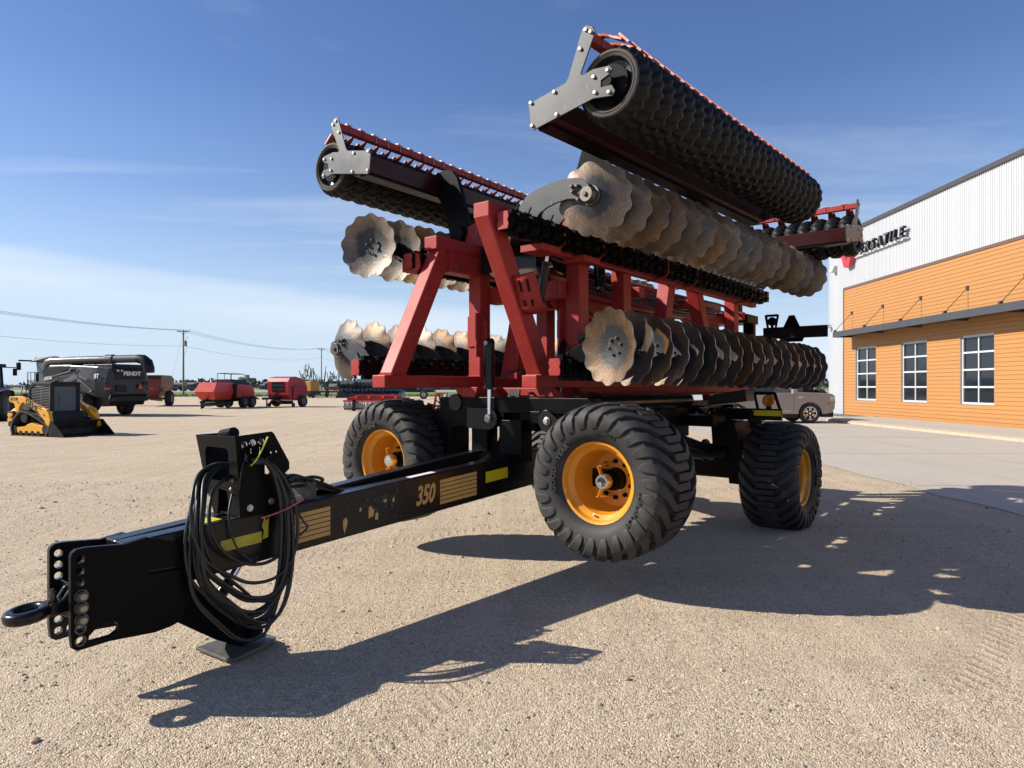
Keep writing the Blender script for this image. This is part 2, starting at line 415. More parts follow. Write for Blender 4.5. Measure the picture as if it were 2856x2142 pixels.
def ground_mat():
    m, nt, bs = new_mat('gravel'); co = objco(nt)
    v1 = N(nt, 'ShaderNodeTexVoronoi', Scale=120., Randomness=1.); v2 = N(nt, 'ShaderNodeTexVoronoi', Scale=55.); 
    nz0 = N(nt, 'ShaderNodeTexNoise', Scale=30, Detail=2); nt.links.new(co, nz0.inputs[0])
    wv = N(nt, 'ShaderNodeVectorMath', operation='MULTIPLY_ADD'); nt.links.new(nz0.outputs['Color'], wv.inputs[0]); wv.inputs[1].default_value = (.026,) * 3; nt.links.new(co, wv.inputs[2])
    for v in (v1, v2): nt.links.new(wv.outputs[0], v.inputs['Vector'])
    s1 = N(nt, 'ShaderNodeSeparateColor'); nt.links.new(v1.outputs['Color'], s1.inputs[0])
    s2 = N(nt, 'ShaderNodeSeparateColor'); nt.links.new(v2.outputs['Color'], s2.inputs[0])
    grain = ramp(nt, s1.outputs[0], [(0, (.19, .145, .10)), (.22, (.43, .345, .24)), (.75, (.58, .47, .335)), (.93, (.70, .595, .45)), (1, (.84, .77, .65))])
    big = ramp(nt, s2.outputs[0], [(.0, (.30, .25, .19)), (.5, (.52, .42, .305)), (1, (.68, .58, .44))])
    isbig = ramp(nt, s2.outputs[1], [(.80, (0, 0, 0)), (.82, (1, 1, 1))])
    c = mix(nt, isbig, grain, big)
    # broad patches, wheel tracks and drag marks
    n1 = noise(nt, co, .55, 6, .6); n2 = noise(nt, co, 1.0, 6, .65, (.10, 1.7, 1)); n3 = noise(nt, co, 3.2, 5, .7)
    c = mix(nt, ramp(nt, n1, [(.35, (0, 0, 0)), (.7, (.55, .55, .55))]), c, (.60, .49, .355))
    c = mix(nt, ramp(nt, n2, [(.50, (0, 0, 0)), (.72, (.5, .5, .5))]), c, (.39, .305, .215))
    c = mix(nt, ramp(nt, n3, [(.40, (0, 0, 0)), (.75, (.35, .35, .35))]), c, (.42, .335, .24))
    # wheel tracks: bands running with the harrow and across the yard, finer and paler where packed
    mpt = N(nt, 'ShaderNodeMapping'); nt.links.new(co, mpt.inputs[0]); mpt.inputs['Rotation'].default_value = (0, 0, R(38)); mpt.inputs['Scale'].default_value = (1.1, .05, 1)
    trk = N(nt, 'ShaderNodeTexNoise', Scale=1.6, Detail=3, Roughness=.5, Distortion=.4); nt.links.new(mpt.outputs[0], trk.inputs[0])
    tf = ramp(nt, trk.outputs['Fac'], [(.54, (0, 0, 0)), (.60, (.5, .5, .5)), (.66, (.1, .1, .1))])
    c = mix(nt, tf, c, (.61, .505, .375))
    # printed tyre tracks: chevron marks inside narrow bands
    def M2(op, a, b=None):
        n = N(nt, 'ShaderNodeMath', operation=op)
        for k, v in enumerate((a, b)):
            if v is None: continue
            if isinstance(v, (int, float)): n.inputs[k].default_value = v
            else: nt.links.new(v, n.inputs[k])
        return n.outputs[0]
    prints = None
    for ang, t0, hw, fq in ((47, -.55, .16, 62), (47, .75, .16, 62), (66, 1.75, .15, 66), (118, -6.4, .2, 50), (1, 29.2, .22, 40), (1, 31.3, .22, 40), (3, 20.4, .2, 40), (-2, 25., .22, 40), (38, 6.1, .16, 60)):
        mpk = N(nt, 'ShaderNodeMapping'); nt.links.new(co, mpk.inputs[0]); mpk.inputs['Rotation'].default_value = (0, 0, R(-ang)); spk = N(nt, 'ShaderNodeSeparateXYZ'); nt.links.new(mpk.outputs[0], spk.inputs[0])
        d = M2('ABSOLUTE', M2('SUBTRACT', M2('ADD', spk.outputs['Y'], M2('MULTIPLY', nz0.outputs['Fac'], .02)), t0))
        band = M2('LESS_THAN', d, hw); ch = M2('MAXIMUM', M2('SINE', M2('ADD', M2('MULTIPLY', spk.outputs['X'], fq), M2('MULTIPLY', d, fq * .7))), -.2)
        v = M2('MULTIPLY', band, M2('MULTIPLY', M2('ADD', ch, .9), .5))
        prints = v if prints is None else M2('MAXIMUM', prints, v)
    fade = M2('MULTIPLY', prints, M2('MULTIPLY', M2('GREATER_THAN', n1, .43), M2('SUBTRACT', 1.25, n3)))
    fd = N(nt, 'ShaderNodeMath', operation='MULTIPLY'); nt.links.new(fade, fd.inputs[0]); fd.inputs[1].default_value = .25
    c = mix(nt, fd.outputs[0], c, (.29, .225, .155))
    nt.links.new(c, bs.inputs['Base Color']); bs.inputs['Roughness'].default_value = .95; bs.inputs['Specular IOR Level'].default_value = .15
    bt = bump(nt, trk.outputs['Fac'], bs, .5, .06)
    b00 = bump(nt, fade, bs, .6, .024, bt)
    b0 = bump(nt, n3, bs, .55, .03, b00)
    n4 = noise(nt, co, 14, 4, .7)
    b01 = bump(nt, n4, bs, .75, .022, b0)
    iv = N(nt, 'ShaderNodeMath', operation='MULTIPLY_ADD'); nt.links.new(v2.outputs['Distance'], iv.inputs[0]); iv.inputs[1].default_value = -1; iv.inputs[2].default_value = 1
    hh = N(nt, 'ShaderNodeMath', operation='MULTIPLY'); nt.links.new(iv.outputs[0], hh.inputs[0]); nt.links.new(isbig, hh.inputs[1])
    b1 = bump(nt, hh.outputs[0], bs, .6, .011, b01)
    iv1 = N(nt, 'ShaderNodeMath', operation='MULTIPLY_ADD'); nt.links.new(v1.outputs['Distance'], iv1.inputs[0]); iv1.inputs[1].default_value = -1; iv1.inputs[2].default_value = 1
    bump(nt, iv1.outputs[0], bs, .85, .009, b1)
    return m
M['ground'] = ground_mat()
xs = [-3000, -900, -350, -160, -100, -70, -50, -38, -28, -20, -15, -11, -8, -7, -6, -5, -4, -3, -2, -1, 0, 1, 2, 3, 4, 5, 6, 8, 12, 20, 40, 90, 250, 900, 3000]
ys = [-60, -20, -8, -4, -2, 0, 2, 4, 6, 8, 10, 12, 14, 17, 20, 23, 26, 30, 35, 40, 45, 50, 55, 60, 65, 70, 77, 85, 95, 105, 115, 125, 160, 300, 900, 3000, 6000]
mb = MB(); P = [(x, y, g(x, y)) for y in ys for x in xs]; nx = len(xs)
mb.add(P, [(j * nx + i, j * nx + i + 1, (j + 1) * nx + i + 1, (j + 1) * nx + i) for j in range(len(ys) - 1) for i in range(nx - 1)])
gr = mb.build('ground', 'ground', smooth=80); tag(gr, 'light tan gravel yard', 'ground', kind='structure')

# loose stones
random.seed(31); mb = MB()
ico = [(0, 0, 1), (.894, 0, .447), (.276, .851, .447), (-.724, .526, .447), (-.724, -.526, .447), (.276, -.851, .447), (.724, .526, -.447), (-.276, .851, -.447), (-.894, 0, -.447), (-.276, -.851, -.447), (.724, -.526, -.447), (0, 0, -1)]
icf = [(0, 1, 2), (0, 2, 3), (0, 3, 4), (0, 4, 5), (0, 5, 1), (1, 6, 2), (2, 7, 3), (3, 8, 4), (4, 9, 5), (5, 10, 1), (6, 7, 2), (7, 8, 3), (8, 9, 4), (9, 10, 5), (10, 6, 1), (11, 7, 6), (11, 8, 7), (11, 9, 8), (11, 10, 9), (11, 6, 10)]
for k in range(15000):
    y = 1.7 + 9.5 * random.random() ** 1.7; x = random.uniform(-.8, .8) * y
    r = .0028 + .0042 * random.random() ** 3 + (.006 if random.random() < .025 else 0) + (.012 if random.random() < .0025 else 0)
    r *= (.75 + .09 * y)
    a = random.random() * 6.28; sx, sy, sz = random.uniform(.8, 1.4), random.uniform(.7, 1.1), random.uniform(.5, .85); ca, sa = math.cos(a), math.sin(a)
    mb.cur = min(3, int(random.random() ** 1.2 * 4))
    P = []
    for p in ico:
        j = random.uniform(.8, 1.2); u, v, w = p[0] * sx * r * j, p[1] * sy * r * j, p[2] * sz * r * j
        P.append((x + u * ca - v * sa, y + u * sa + v * ca, g(x, y) + r * .25 + w))
    mb.add(P, icf)
for i, c in enumerate(((.42, .335, .24), (.50, .42, .32), (.30, .25, .20), (.24, .235, .24))):
    M['st%d' % i] = paint('stone_%d' % i, c, .9)
tag(mb.build('loose_gravel', ['st0', 'st1', 'st2', 'st3']), 'scattered pebbles on the tan gravel yard', 'gravel', kind='stuff')

# concrete apron, kerbed walk, dark gravel strip
def concrete(name, a, b, sc=1.):
    m, nt, bs = new_mat(name); co = objco(nt)
    n1 = noise(nt, co, .5 * sc, 6, .65); n2 = noise(nt, co, 6, 6, .7); n3 = noise(nt, co, .8, 5, .65, (2.2, .22, 1))
    c = mix(nt, n1, a, b); c = mix(nt, ramp(nt, n2, [(.4, (0, 0, 0)), (.8, (.35, .35, .35))]), c, tuple(x * .8 for x in a)); c = mix(nt, ramp(nt, n3, [(.52, (0, 0, 0)), (.7, (.4, .4, .4))]), c, tuple(x * .72 for x in a))
    nt.links.new(c, bs.inputs['Base Color']); bs.inputs['Roughness'].default_value = .85
    bump(nt, n2, bs, .3, .006); return m
M['concrete'] = concrete('concrete', (.38, .345, .295), (.46, .42, .36)); M['walk'] = concrete('walk_concrete', (.39, .355, .305), (.47, .43, .37))
M['kerbrough'] = paint('broken_kerb', (.42, .35, .25), .9, dust=(.26, .21, .15), dust_amt=.8, dscale=9, bumpy=.9)
random.seed(2)
edge = [(6.05 + .07 * math.sin(i * 1.7) + random.uniform(-.05, .05), -2 + i * .55) for i in range(62)]
mb = MB(); P = []
for x, y in edge: P += [(x, y, g(x, y) + .006), (14.6, y, .006)]
mb.add(P, [(2 * i, 2 * i + 1, 2 * i + 3, 2 * i + 2) for i in range(len(edge) - 1)])
yl = edge[-1][1]; xl = edge[-1][0]
mb.add([(xl, yl, .006), (40, yl, .006), (40, 46, .004), (xl - .4, 46, .004)], [(0, 1, 2, 3)])
mb.add([(14.6, 31.2, .005), (40, 31.2, .005), (40, yl + .02, .005), (14.6, yl + .02, .005)], [(0, 1, 2, 3)]) if yl > 31.2 else None
tag(mb.build('concrete_apron', 'concrete'), 'pale concrete apron before the orange building', 'pavement', kind='structure')
# joints
mb = MB()
for y in (5.5, 10.5, 15.5, 20.5, 25.5): mb.span((6.2, y - .006, .0065), (14.0, y + .006, .009))
mb.span((10.2, -2, .0065), (10.212, 31, .009)); M['joint'] = paint('joint', (.25, .225, .19), .9)
tag(mb.build('pavement_joint', 'joint'), kind='structure')
kl = [(14.12, -2), (14.12, 6), (14.10, 14), (14.02, 20), (13.93, 25), (13.85, 28.5), (13.95, 30.0), (14.3, 31.0), (14.9, 31.5), (16.0, 31.8), (17.0, 31.9)]
kl = [tuple(p)[:2] for p in spline([(x, y, 0) for x, y in kl], 8)]
mb = MB(); P = []
for i, (x, y) in enumerate(kl):
    j = (.015 * math.sin(i * 2.3) + random.uniform(-.012, .012)) if y < 30 else 0
    P += [(x + j - .05, y, 0), (x + j, y, .085), (x + .17, y, .135)]
mb.m(0); mb.add(P, [(3 * i + a, 3 * i + a + 1, 3 * i + 4 + a, 3 * i + 3 + a) for i in range(len(kl) - 1) for a in (0, 1)])
tag(mb.build('kerb', 'kerbrough', smooth=30), 'rough broken kerb edge of the walk', 'kerb', kind='structure')
mb = MB(); P = []
for x, y in kl: P += [(x + .168, y, .1345), (16.75, min(y, 31.9), .14)]
mb.add(P, [(2 * i, 2 * i + 1, 2 * i + 3, 2 * i + 2) for i in range(len(kl) - 2)])
mb.add([(16.75, -2, .14), (16.75, 31.9, .14), (16.75, 31.9, 0), (16.75, -2, 0)], [(0, 1, 2, 3)])
tag(mb.build('sidewalk', 'walk'), 'raised pale concrete walk beside the building', 'sidewalk', kind='structure')
m, nt, bs = new_mat('dark_stones'); co = objco(nt); v = N(nt, 'ShaderNodeTexVoronoi', Scale=26.); nt.links.new(co, v.inputs['Vector']); s = N(nt, 'ShaderNodeSeparateColor'); nt.links.new(v.outputs['Color'], s.inputs[0])
nt.links.new(ramp(nt, s.outputs[0], [(0, (.02, .02, .022)), (.6, (.09, .09, .095)), (1, (.30, .30, .30))]), bs.inputs['Base Color']); bump(nt, v.outputs['Distance'], bs, 1, .03); M['darkst'] = m
mb = MB(); mb.span((16.75, -2, .0), (17.30, 36.9, .10)); tag(mb.build('stone_strip', 'darkst'), 'strip of dark crushed stone along the wall', 'gravel', kind='stuff')

# ------------------------------------------------------------------ building
XW = 17.2
def siding_mat():
    m, nt, bs = new_mat('orange_siding'); co = objco(nt)
    n1 = noise(nt, co, 1.2, 5, .6, (1, .35, 6)); n2 = noise(nt, co, 30, 4, .6, (1, .2, 3))
    c = mix(nt, n1, (.37, .172, .052), (.42, .203, .065)); c = mix(nt, ramp(nt, n2, [(.5, (0, 0, 0)), (.8, (.3, .3, .3))]), c, (.33, .142, .038))
    nt.links.new(c, bs.inputs['Base Color']); bs.inputs['Roughness'].default_value = .6; bump(nt, n2, bs, .12, .003); return m
M['siding'] = siding_mat()
M['wmetal'] = paint('white_metal', (.52, .54, .565), .45, dust=(.45, .465, .485), dust_amt=.5, dscale=.8)
M['trim'] = paint('dark_trim', (.055, .052, .055), .5); M['brown'] = paint('brown_trim', (.12, .075, .06), .5)
M['awn'] = paint('awning_metal', (.05, .052, .06), .5)
M['wframe'] = paint('window_frame', (.48, .49, .50), .4); M['jamb'] = paint('window_jamb', (.40, .41, .42), .35, .6)
def glass(name, col, rough=.05):
    m, nt, bs = new_mat(name); bs.inputs['Base Color'].default_value = (*col, 1); bs.inputs['Roughness'].default_value = rough; bs.inputs['IOR'].default_value = 1.5; bs.inputs['Specular IOR Level'].default_value = .6; return m
M['glass'] = glass('window_glass', (.012, .016, .022)); M['cabglass'] = glass('cab_glass', (.075, .115, .145), .15); M['cabglass'].node_tree.nodes['Principled BSDF'].inputs['Specular IOR Level'].default_value = .2; M['cargl'] = glass('car_glass', (.03, .04, .045), .04)
bl = empty('dealership_building', (XW, 24, 0), label='tall white ribbed metal building with orange board siding, windows and awning', cat='building')
def wb(mb, name, mat, parent=None, **k):
    o = mb.build(name, mat, parent or bl, **k)
    for v in o.data.vertices: v.co -= V((XW, 24, 0)) if (parent in (None, bl)) else V((XW, 24, 0))
    return o
Y0, Y1, ZT = 4., 36.9, 9.35
YO, ZO = 35.3, 6.5
# ribbed white wall (upper band and end strip)
mb = MB()
def ribs(ya, yb, za, zb):
    P = []; y = ya; n = int((yb - ya) / .115)
    for i in range(n):
        for dy, dx in ((0, 0), (.040, 0), (.055, -.034), (.090, -.034), (.105, 0)):
            yy = ya + (yb - ya) * (i * .115 + dy) / (n * .115); P += [(XW + dx, yy, za), (XW + dx, yy, zb)]
    P += [(XW, yb, za), (XW, yb, zb)]
    mb.add(P, [(2 * i, 2 * i + 1, 2 * i + 3, 2 * i + 2) for i in range(len(P) // 2 - 1)])
ribs(Y0, YO, ZO + .12, ZT); ribs(YO, Y1, .08, ZT)
mb.add([(XW, Y1, 0), (XW, Y1, ZT), (48, Y1, ZT + 1.2), (48, Y1, 0)], [(0, 1, 2, 3)])
mb.add([(XW + .6, Y0, 0), (XW + .6, Y0, ZT), (XW + .6, Y1 - .01, ZT), (XW + .6, Y1 - .01, 0)], [(0, 1, 2, 3)])
mb.add([(XW + .03, Y0, 0), (48, Y0, 0), (48, Y0, ZT), (XW + .03, Y0, ZT)], [(0, 1, 2, 3)])
wb(mb, 'white_wall', 'wmetal')
mb = MB(); mb.span((XW - .10, Y0, ZT - .02), (XW + .6, Y1 + .06, ZT + .16)); mb.add([(XW, Y0, ZT + .1), (XW, Y1, ZT + .1), (48, Y1, ZT + 1.2), (48, Y0, ZT + 1.2)], [(0, 1, 2, 3)]); wb(mb, 'roof_edge', 'trim')
mb = MB(); mb.span((XW - .06, Y0, ZO), (XW + .02, YO + .06, ZO + .12)); mb.span((XW - .06, YO, .10), (XW + .02, YO + .06, ZO)); wb(mb, 'siding_trim', 'brown')
mb = MB(); mb.span((XW - .05, Y1 - .01, 0), (XW + .12, Y1 + .05, ZT)); wb(mb, 'corner_trim', 'wmetal')
wins = [(32.2, 34.1), (28.25, 30.12), (24.3, 26.15), (20.35, 22.2), (16.4, 18.25)]
WZ0, WZ1 = .86, 3.46
mb = MB(); z = .10; bh = .153
mb.m(1); mb.span((XW - .012, Y0, .08), (XW + .025, YO, ZO)) if False else None
random.seed(8)
while z < ZO - .02:
    zt = min(z + bh, ZO)
    segs = [(Y0, YO)]
    if zt > WZ0 + .01 and z < WZ1 - .01:
        segs = []; cur = Y0
        for a, b in sorted(wins): segs.append((cur, a)); cur = b
        segs.append((cur, YO))
    for a, b in segs:
        # each board: bottom edge stands 12 mm proud, with a dark groove above
        mb.m(0)
        mb.hexa([(XW - .042, a, z), (XW - .02, a, z), (XW - .02, b, z), (XW - .042, b, z), (XW - .034, a, zt - .011), (XW - .02, a, zt - .011), (XW - .02, b, zt - .011), (XW - .034, b, zt - .011)])
        mb.m(1); mb.add([(XW - .020, a, z), (XW - .020, b, z), (XW - .020, b, zt), (XW - .020, a, zt)], [(0, 1, 2, 3)])
    z += bh
wb(mb, 'orange_siding', ['siding', 'brown'])
for a, b in wins:
    xg = XW + .08
    mb = MB(); mb.span((xg, a + .06, WZ0 + .06), (xg + .02, b - .06, WZ1 - .06)); w = wb(mb, 'window', 'glass')
    mb = MB(); fw = .055
    mb.span((xg - .05, a + .02, WZ0), (xg + .03, b - .02, WZ0 + .08)); mb.span((xg - .05, a + .02, WZ1 - .08), (xg + .03, b - .02, WZ1))
    mb.span((xg - .05, a + .02, WZ0 + .08), (xg + .03, a + .08, WZ1 - .08)); mb.span((xg - .05, b - .08, WZ0 + .08), (xg + .03, b - .02, WZ1 - .08))
    ym = (a + b) / 2; mb.span((xg - .045, ym - .03, WZ0 + .08), (xg - .002, ym + .03, WZ1 - .08))
    for k in (1, 2, 3):
        zz = WZ0 + (WZ1 - WZ0) * k / 4; mb.span((xg - .048, a + .08, zz - .035), (xg - .001, ym - .03, zz + .035)); mb.span((xg - .048, ym + .03, zz - .035), (xg - .001, b - .08, zz + .035))
    mb.m(1); mb.span((XW - .03, b - .02, WZ0), (xg + .03, b, WZ1)); mb.span((XW - .03, a, WZ0), (xg + .03, a + .02, WZ1)); mb.span((XW - .05, a, WZ0 - .02), (xg, b, WZ0)); mb.span((XW - .03, a, WZ1), (xg, b, WZ1 + .012))
    wb(mb, 'window_frame', ['wframe', 'jamb'], w, bevel=.004)
    w['x'] = 0; del w['x']
# awning
AZ0, AZ1, XA = 4.0, 4.28, 16.2
mb = MB(); ya, yb = 5., 34.5
mb.span((XA, ya, AZ0), (XA + .05, yb, AZ1)); mb.span((XA + .05, yb - .05, AZ0), (XW - .043, yb, AZ1)); mb.span((XA + .05, ya, AZ0 + .10), (XW - .043, yb - .05, AZ0 + .16))
y = yb - 2.93
while y > ya: mb.span((XA - .004, y - .006, AZ0), (XA, y + .006, AZ1)); mb.span((XA + .05, y - .04, AZ0 + .01), (XW - .043, y + .04, AZ0 + .10)); y -= 2.93
aw = wb(mb, 'awning', 'awn', bevel=.006)
k = 0
for y in (34.44, 31.57, 28.64, 25.7, 22.77, 19.84, 16.9):
    mb = MB(); mb.cyl((XA + .10, y, AZ1 + .06), (XW - .06, y, 5.24), .014, n=8); mb.span((XA + .03, y - .05, AZ1), (XA + .15, y + .05, AZ1 + .09)); mb.span((XW - .10, y - .06, 5.18), (XW - .035, y + .06, 5.32)); wb(mb, 'awning_rod', 'trim', aw)
# wall sign
sg = empty('wall_sign', (XW - .3, 31.5, 8.2), label='raised dark grey wall lettering with a red V shaped badge on the white building', cat='sign')
M['signgrey'] = paint('sign_grey', (.085, .088, .095), .4); M['signside'] = paint('sign_side', (.014, .014, .016), .5, spec=.2); M['signred'] = paint('sign_red', (.55, .03, .05), .4)
def sgb(mb, name, mat, **k):
    o = mb.build(name, mat, sg, **k)
    for v in o.data.vertices: v.co -= V((XW - .3, 31.5, 8.2))
    return o
txt = 'VERSATILE'
# letters are fitted one at a time between y=33.95 and y=29.45
wd = {'V': .56, 'E': .48, 'R': .52, 'S': .50, 'A': .56, 'T': .50, 'I': .26, 'L': .46}
tot = sum(wd[c] for c in txt); yy = 33.9
for c in txt:
    wl = wd[c] / tot * 4.45
    mb = MB(); mb.text(c, .64, .16, lambda u, v, w: (XW - .16 - w, yy - wl / 2 - u * 1.0, 8.22 + v), .010, .18)
    mb.mi = [0 if all(abs(mb.v[i][0] - (XW - .32)) < .004 for i in f) else 1 for f in mb.f]; sgb(mb, 'sign_letter', ['signgrey', 'signside']); yy -= wl
mb = MB(); mb.span((XW - .14, 29.4, 7.92), (XW - .03, 34.0, 7.97)); sgb(mb, 'sign_rail', 'wframe')
mb = MB(); vp = [(35.25, 8.42), (34.85, 8.42), (34.62, 8.02), (34.45, 8.02), (34.3, 8.42), (33.98, 8.42), (34.0, 8.18), (34.22, 7.62), (34.75, 7.58), (35.0, 8.1), (35.3, 8.15)]
mb.plate(vp, lambda a, b, t: (XW - .32 + t, a, b), .24); mb.m(1); mb.plate([(34.80, 8.36), (34.74, 8.36), (34.55, 7.92), (34.40, 7.92), (34.34, 8.2), (34.40, 8.2), (34.46, 8.0), (34.53, 8.0)], lambda a, b, t: (XW - .326 + t, a, b), .006); sgb(mb, 'red_badge', ['signred', 'trim'])
# wall lamp and camera
wl = empty('wall_lamp', (XW - .1, 36.2, 7.75), label='small white flood lamp below the sign near the building corner', cat='lamp')
mb = MB(); mb.hexa([(-.22, -.14, -.16), (.06, -.14, -.18), (.06, .14, -.18), (-.22, .14, -.16), (-.10, -.14, .16), (.06, -.14, .18), (.06, .14, .18), (-.10, .14, .16)]); mb.build('lamp_body', 'wframe', wl, bevel=.02)
mb = MB(); mb.hexa([(-.232, -.10, -.12), (-.222, -.10, -.12), (-.222, .10, -.12), (-.232, .10, -.12), (-.135, -.10, .12), (-.125, -.10, .12), (-.125, .10, .12), (-.135, .10, .12)]); mb.build('lens', 'white', wl)
cm = empty('security_camera', (XW - .1, 36.7, 4.75), label='white dome camera on the corner of the white wall', cat='camera')
mb = MB(); mb.ball((-.16, 0, 0), .12, 14); mb.span((-.1, -.03, .05), (.1, .03, .11)); mb.span((.04, -.08, -.1), (.10, .08, .16)); mb.build('camera_body', 'wframe', cm, smooth=50)
# ------------------------------------------------------------------ the disc harrow (local frame: x = towards hitch, y = near side, z = up)
H = empty('disc_harrow', (-.155, 5.845, 0), 218.2, label='huge folded red and black disc harrow with rusty wavy discs and yellow wheel rims', cat='disc harrow')
XF = lambda x: (lambda a, b, t: (x + t, a, b))

# ---- tongue
def ty(x): return .118 + (2.9 - x) * .058
def tz(x): return .757 + (2.9 - x) * .0735
mb = MB()
for sd in (1, -1):
    P = []
    for x in (3.02, -.55):
        yo, yi, zt = ty(x) * sd, (ty(x) - .115) * sd, tz(x)
        P += [(x, yi, zt - .285), (x, yo, zt - .285), (x, yo, zt), (x, yi, zt)]
    mb.hexa([P[0], P[1], P[2], P[3], P[4], P[5], P[6], P[7]])
x0, x1 = 2.9, 1.95
P = []
for z in (-.27, -.012):
    P += [(x0, -ty(x0) + .1, tz(x0) + z), (x0, ty(x0) - .1, tz(x0) + z), (x1, ty(x1) - .1, tz(x1) + z), (x1, -ty(x1) + .1, tz(x1) + z)]
mb.hexa(P)
for x in (1.2, .3):
    mb.span((x - .04, -.2, tz(x) - .25), (x + .04, .2, tz(x) - .08))
tongue = mb.build('tongue', 'black', H, bevel=.012, seg=3)
def deck(mb, x0, x1, z0, z1, dz=.0025, side=1):
    """thin sticker on the near side face; z as fraction of beam height"""
    P = []
    for x, z in ((x0, z0), (x1, z0), (x1, z1), (x0, z1)):
        P.append((x, ty(x) + .001, tz(x) - .285 + z * .285))
    return mb.prism(P, (0, dz, 0))
mb = MB()
for k in range(6): deck(mb, .90, .52, .17 + k * .108, .17 + k * .108 + .088)
mb.build('gold_stripe_decal', 'gold', tongue)
mb = MB()
for k in range(6): deck(mb, 2.09, 1.83, .17 + k * .108, .17 + k * .108 + .088)
mb.build('gold_stripe_decal', 'gold', tongue)
deck(MB(), .417, .161, .42, .72).build('reflector_strip', 'reflector', tongue)
deck(MB(), 2.53, 2.29, .40, .62).build('reflector_strip', 'reflector_d', tongue)
mb = MB(); mb.prism([(x, ty(x) + .001, tz(x) - .285 + z * .285) for x, z in ((2.285, .45), (2.25, .47), (2.245, .88), (2.262, .80), (2.27, .9), (2.287, .72), (2.275, .62))], (0, .0025, 0)); mb.build('torn_yellow_tape', 'reflector_d', tongue)
mb = MB(); mb.text('350', .185, .003, lambda u, v, w: (1.045 - u * .62, ty(1.045 - u * .62) + .001 + w, tz(1.045 - u * .62) - .142 + v + .0), .006, .28); mb.build('gold_number', 'gold', tongue)
# torn remains of the lettering
random.seed(3)
for x, w, h, z in ((1.72, .045, .11, .30), (1.60, .02, .03, .55), (1.515, .05, .10, .42), (1.47, .03, .055, .30), (1.40, .03, .03, .62), (1.33, .018, .035, .60)):
    P = []
    for i in range(9):
        a = 2 * pi * i / 9; rr = random.uniform(.55, 1.15)
        xx = x + w * .5 * math.cos(a) * rr; P.append((xx, ty(xx) + .001, tz(xx) - .285 + z * .285 + h * .5 * math.sin(a) * rr))
    MB().prism(P, (0, .0025, 0)).build('torn_gold_decal', 'gold', tongue)
random.seed(5)
for k in range(30):
    x = random.choice((1.70, 1.56, 1.50, 1.47, 1.40, 1.34, 1.30)) + random.gauss(0, .018); z = random.gauss(.60, .13); a = random.uniform(.6, 2.4); l = random.uniform(.006, .020); t = random.uniform(.001, .0028)
    P = [(x + l * math.cos(a) * u - t * math.sin(a) * v, 0, z * .285 + l * math.sin(a) * u + t * math.cos(a) * v) for u, v in ((-1, -1), (1, -.4), (1, .6), (.1, 1.6), (-1, 1))]
    MB().prism([(p[0], ty(p[0]) + .001, tz(p[0]) - .285 + p[2]) for p in P], (0, .002, 0)).build('peeling_decal_edge', 'worn', tongue)
mb = MB(); P = [(x, y, tz(x) + .0005) for x, y in ((1.15, ty(1.15) - .02), (.92, ty(.92) - .02), (.92, ty(.92) - .075), (1.15, ty(1.15) - .075))]; mb.prism(P, (0, 0, .002)); mb.build('white_label', 'white', tongue)
mb = MB(); P = [(x, y, tz(x) + .0005) for x, y in ((2.62, -.02), (2.50, -.02), (2.50, .10), (2.62, .10))]; mb.prism(P, (0, 0, .002)); mb.build('yellow_label', 'reflector', tongue)

# ---- hitch plates, ring, nuts
outer = [(3.268, .36), (3.268, .735), (3.262, .752), (3.245, .765), (3.20, .768), (3.032, .752), (2.924, .768), (2.72, .69), (2.70, .58), (2.715, .45), (2.74, .33), (2.76, .30), (2.80, .285), (2.886, .276), (3.10, .294), (3.20, .29), (3.24, .288), (3.262, .305)]
holes = [circ((3.228, z), .019, 14) for z in (.716, .660, .605, .389, .333)]
tear = [(3.195, .318), (3.19, .345), (3.16, .372), (3.11, .388), (3.075, .382), (3.058, .36), (3.065, .335), (3.095, .318)]
slot = [(2.925, .585), (2.92, .598), (2.73, .59), (2.73, .572), (2.92, .575)]
for sd in (1, -1):
    mb = MB(); mb.plate(outer, lambda a, b, t: (a, sd * (.122 + t), b - (0 if sd > 0 else .012)), .03, holes + [tear] + ([slot] if sd > 0 else []))
    mb.build('hitch_plate', 'black' if sd < 0 else 'dark', tongue, bevel=.003)
mb = MB()
for z in (.389, .333):
    mb.lathe([(0, .019), (0, .026), (.004, .026), (.004, .019)], (3.228, .152, z), (0, 1, 0), 18)
mb.build('hole_ring', 'darksteel', tongue)
for z in (.545, .489, .433):
    mb = MB(); mb.cyl((3.224, .152, z), (3.224, .157, z), .031, n=20); mb.cyl((3.224, .157, z), (3.224, .178, z), .027, .026, n=6); mb.m(1); mb.cyl((3.224, .178, z), (3.224, .188, z), .017, .015, n=14)
    mb.build('hitch_nut', ['darksteel', 'nutface'], tongue, bevel=.0015)
mb = MB()
mb.lathe([(-.026, .056), (-.030, .066), (-.027, .088), (-.012, .098), (.012, .098), (.027, .088), (.030, .066), (.026, .056), (.010, .047), (-.010, .047)], (3.395, 0, .472), (.12, 0, 1), 40, closed=True)
mb.bar((3.32, 0, .475), (3.21, 0, .487), .11, .058)
for y in (.035, -.035): mb.hexa([(3.215, y - .014, .46), (3.215, y + .014, .46), (3.29, y + .014, .47), (3.29, y - .014, .47), (3.19, y - .014, .575), (3.19, y + .014, .575), (3.235, y + .014, .56), (3.235, y - .014, .56)])
mb.span((3.14, -.12, .40), (3.225, .12, .575))
mb.build('hitch_ring', 'black', tongue, smooth=50, bevel=.008, seg=3)
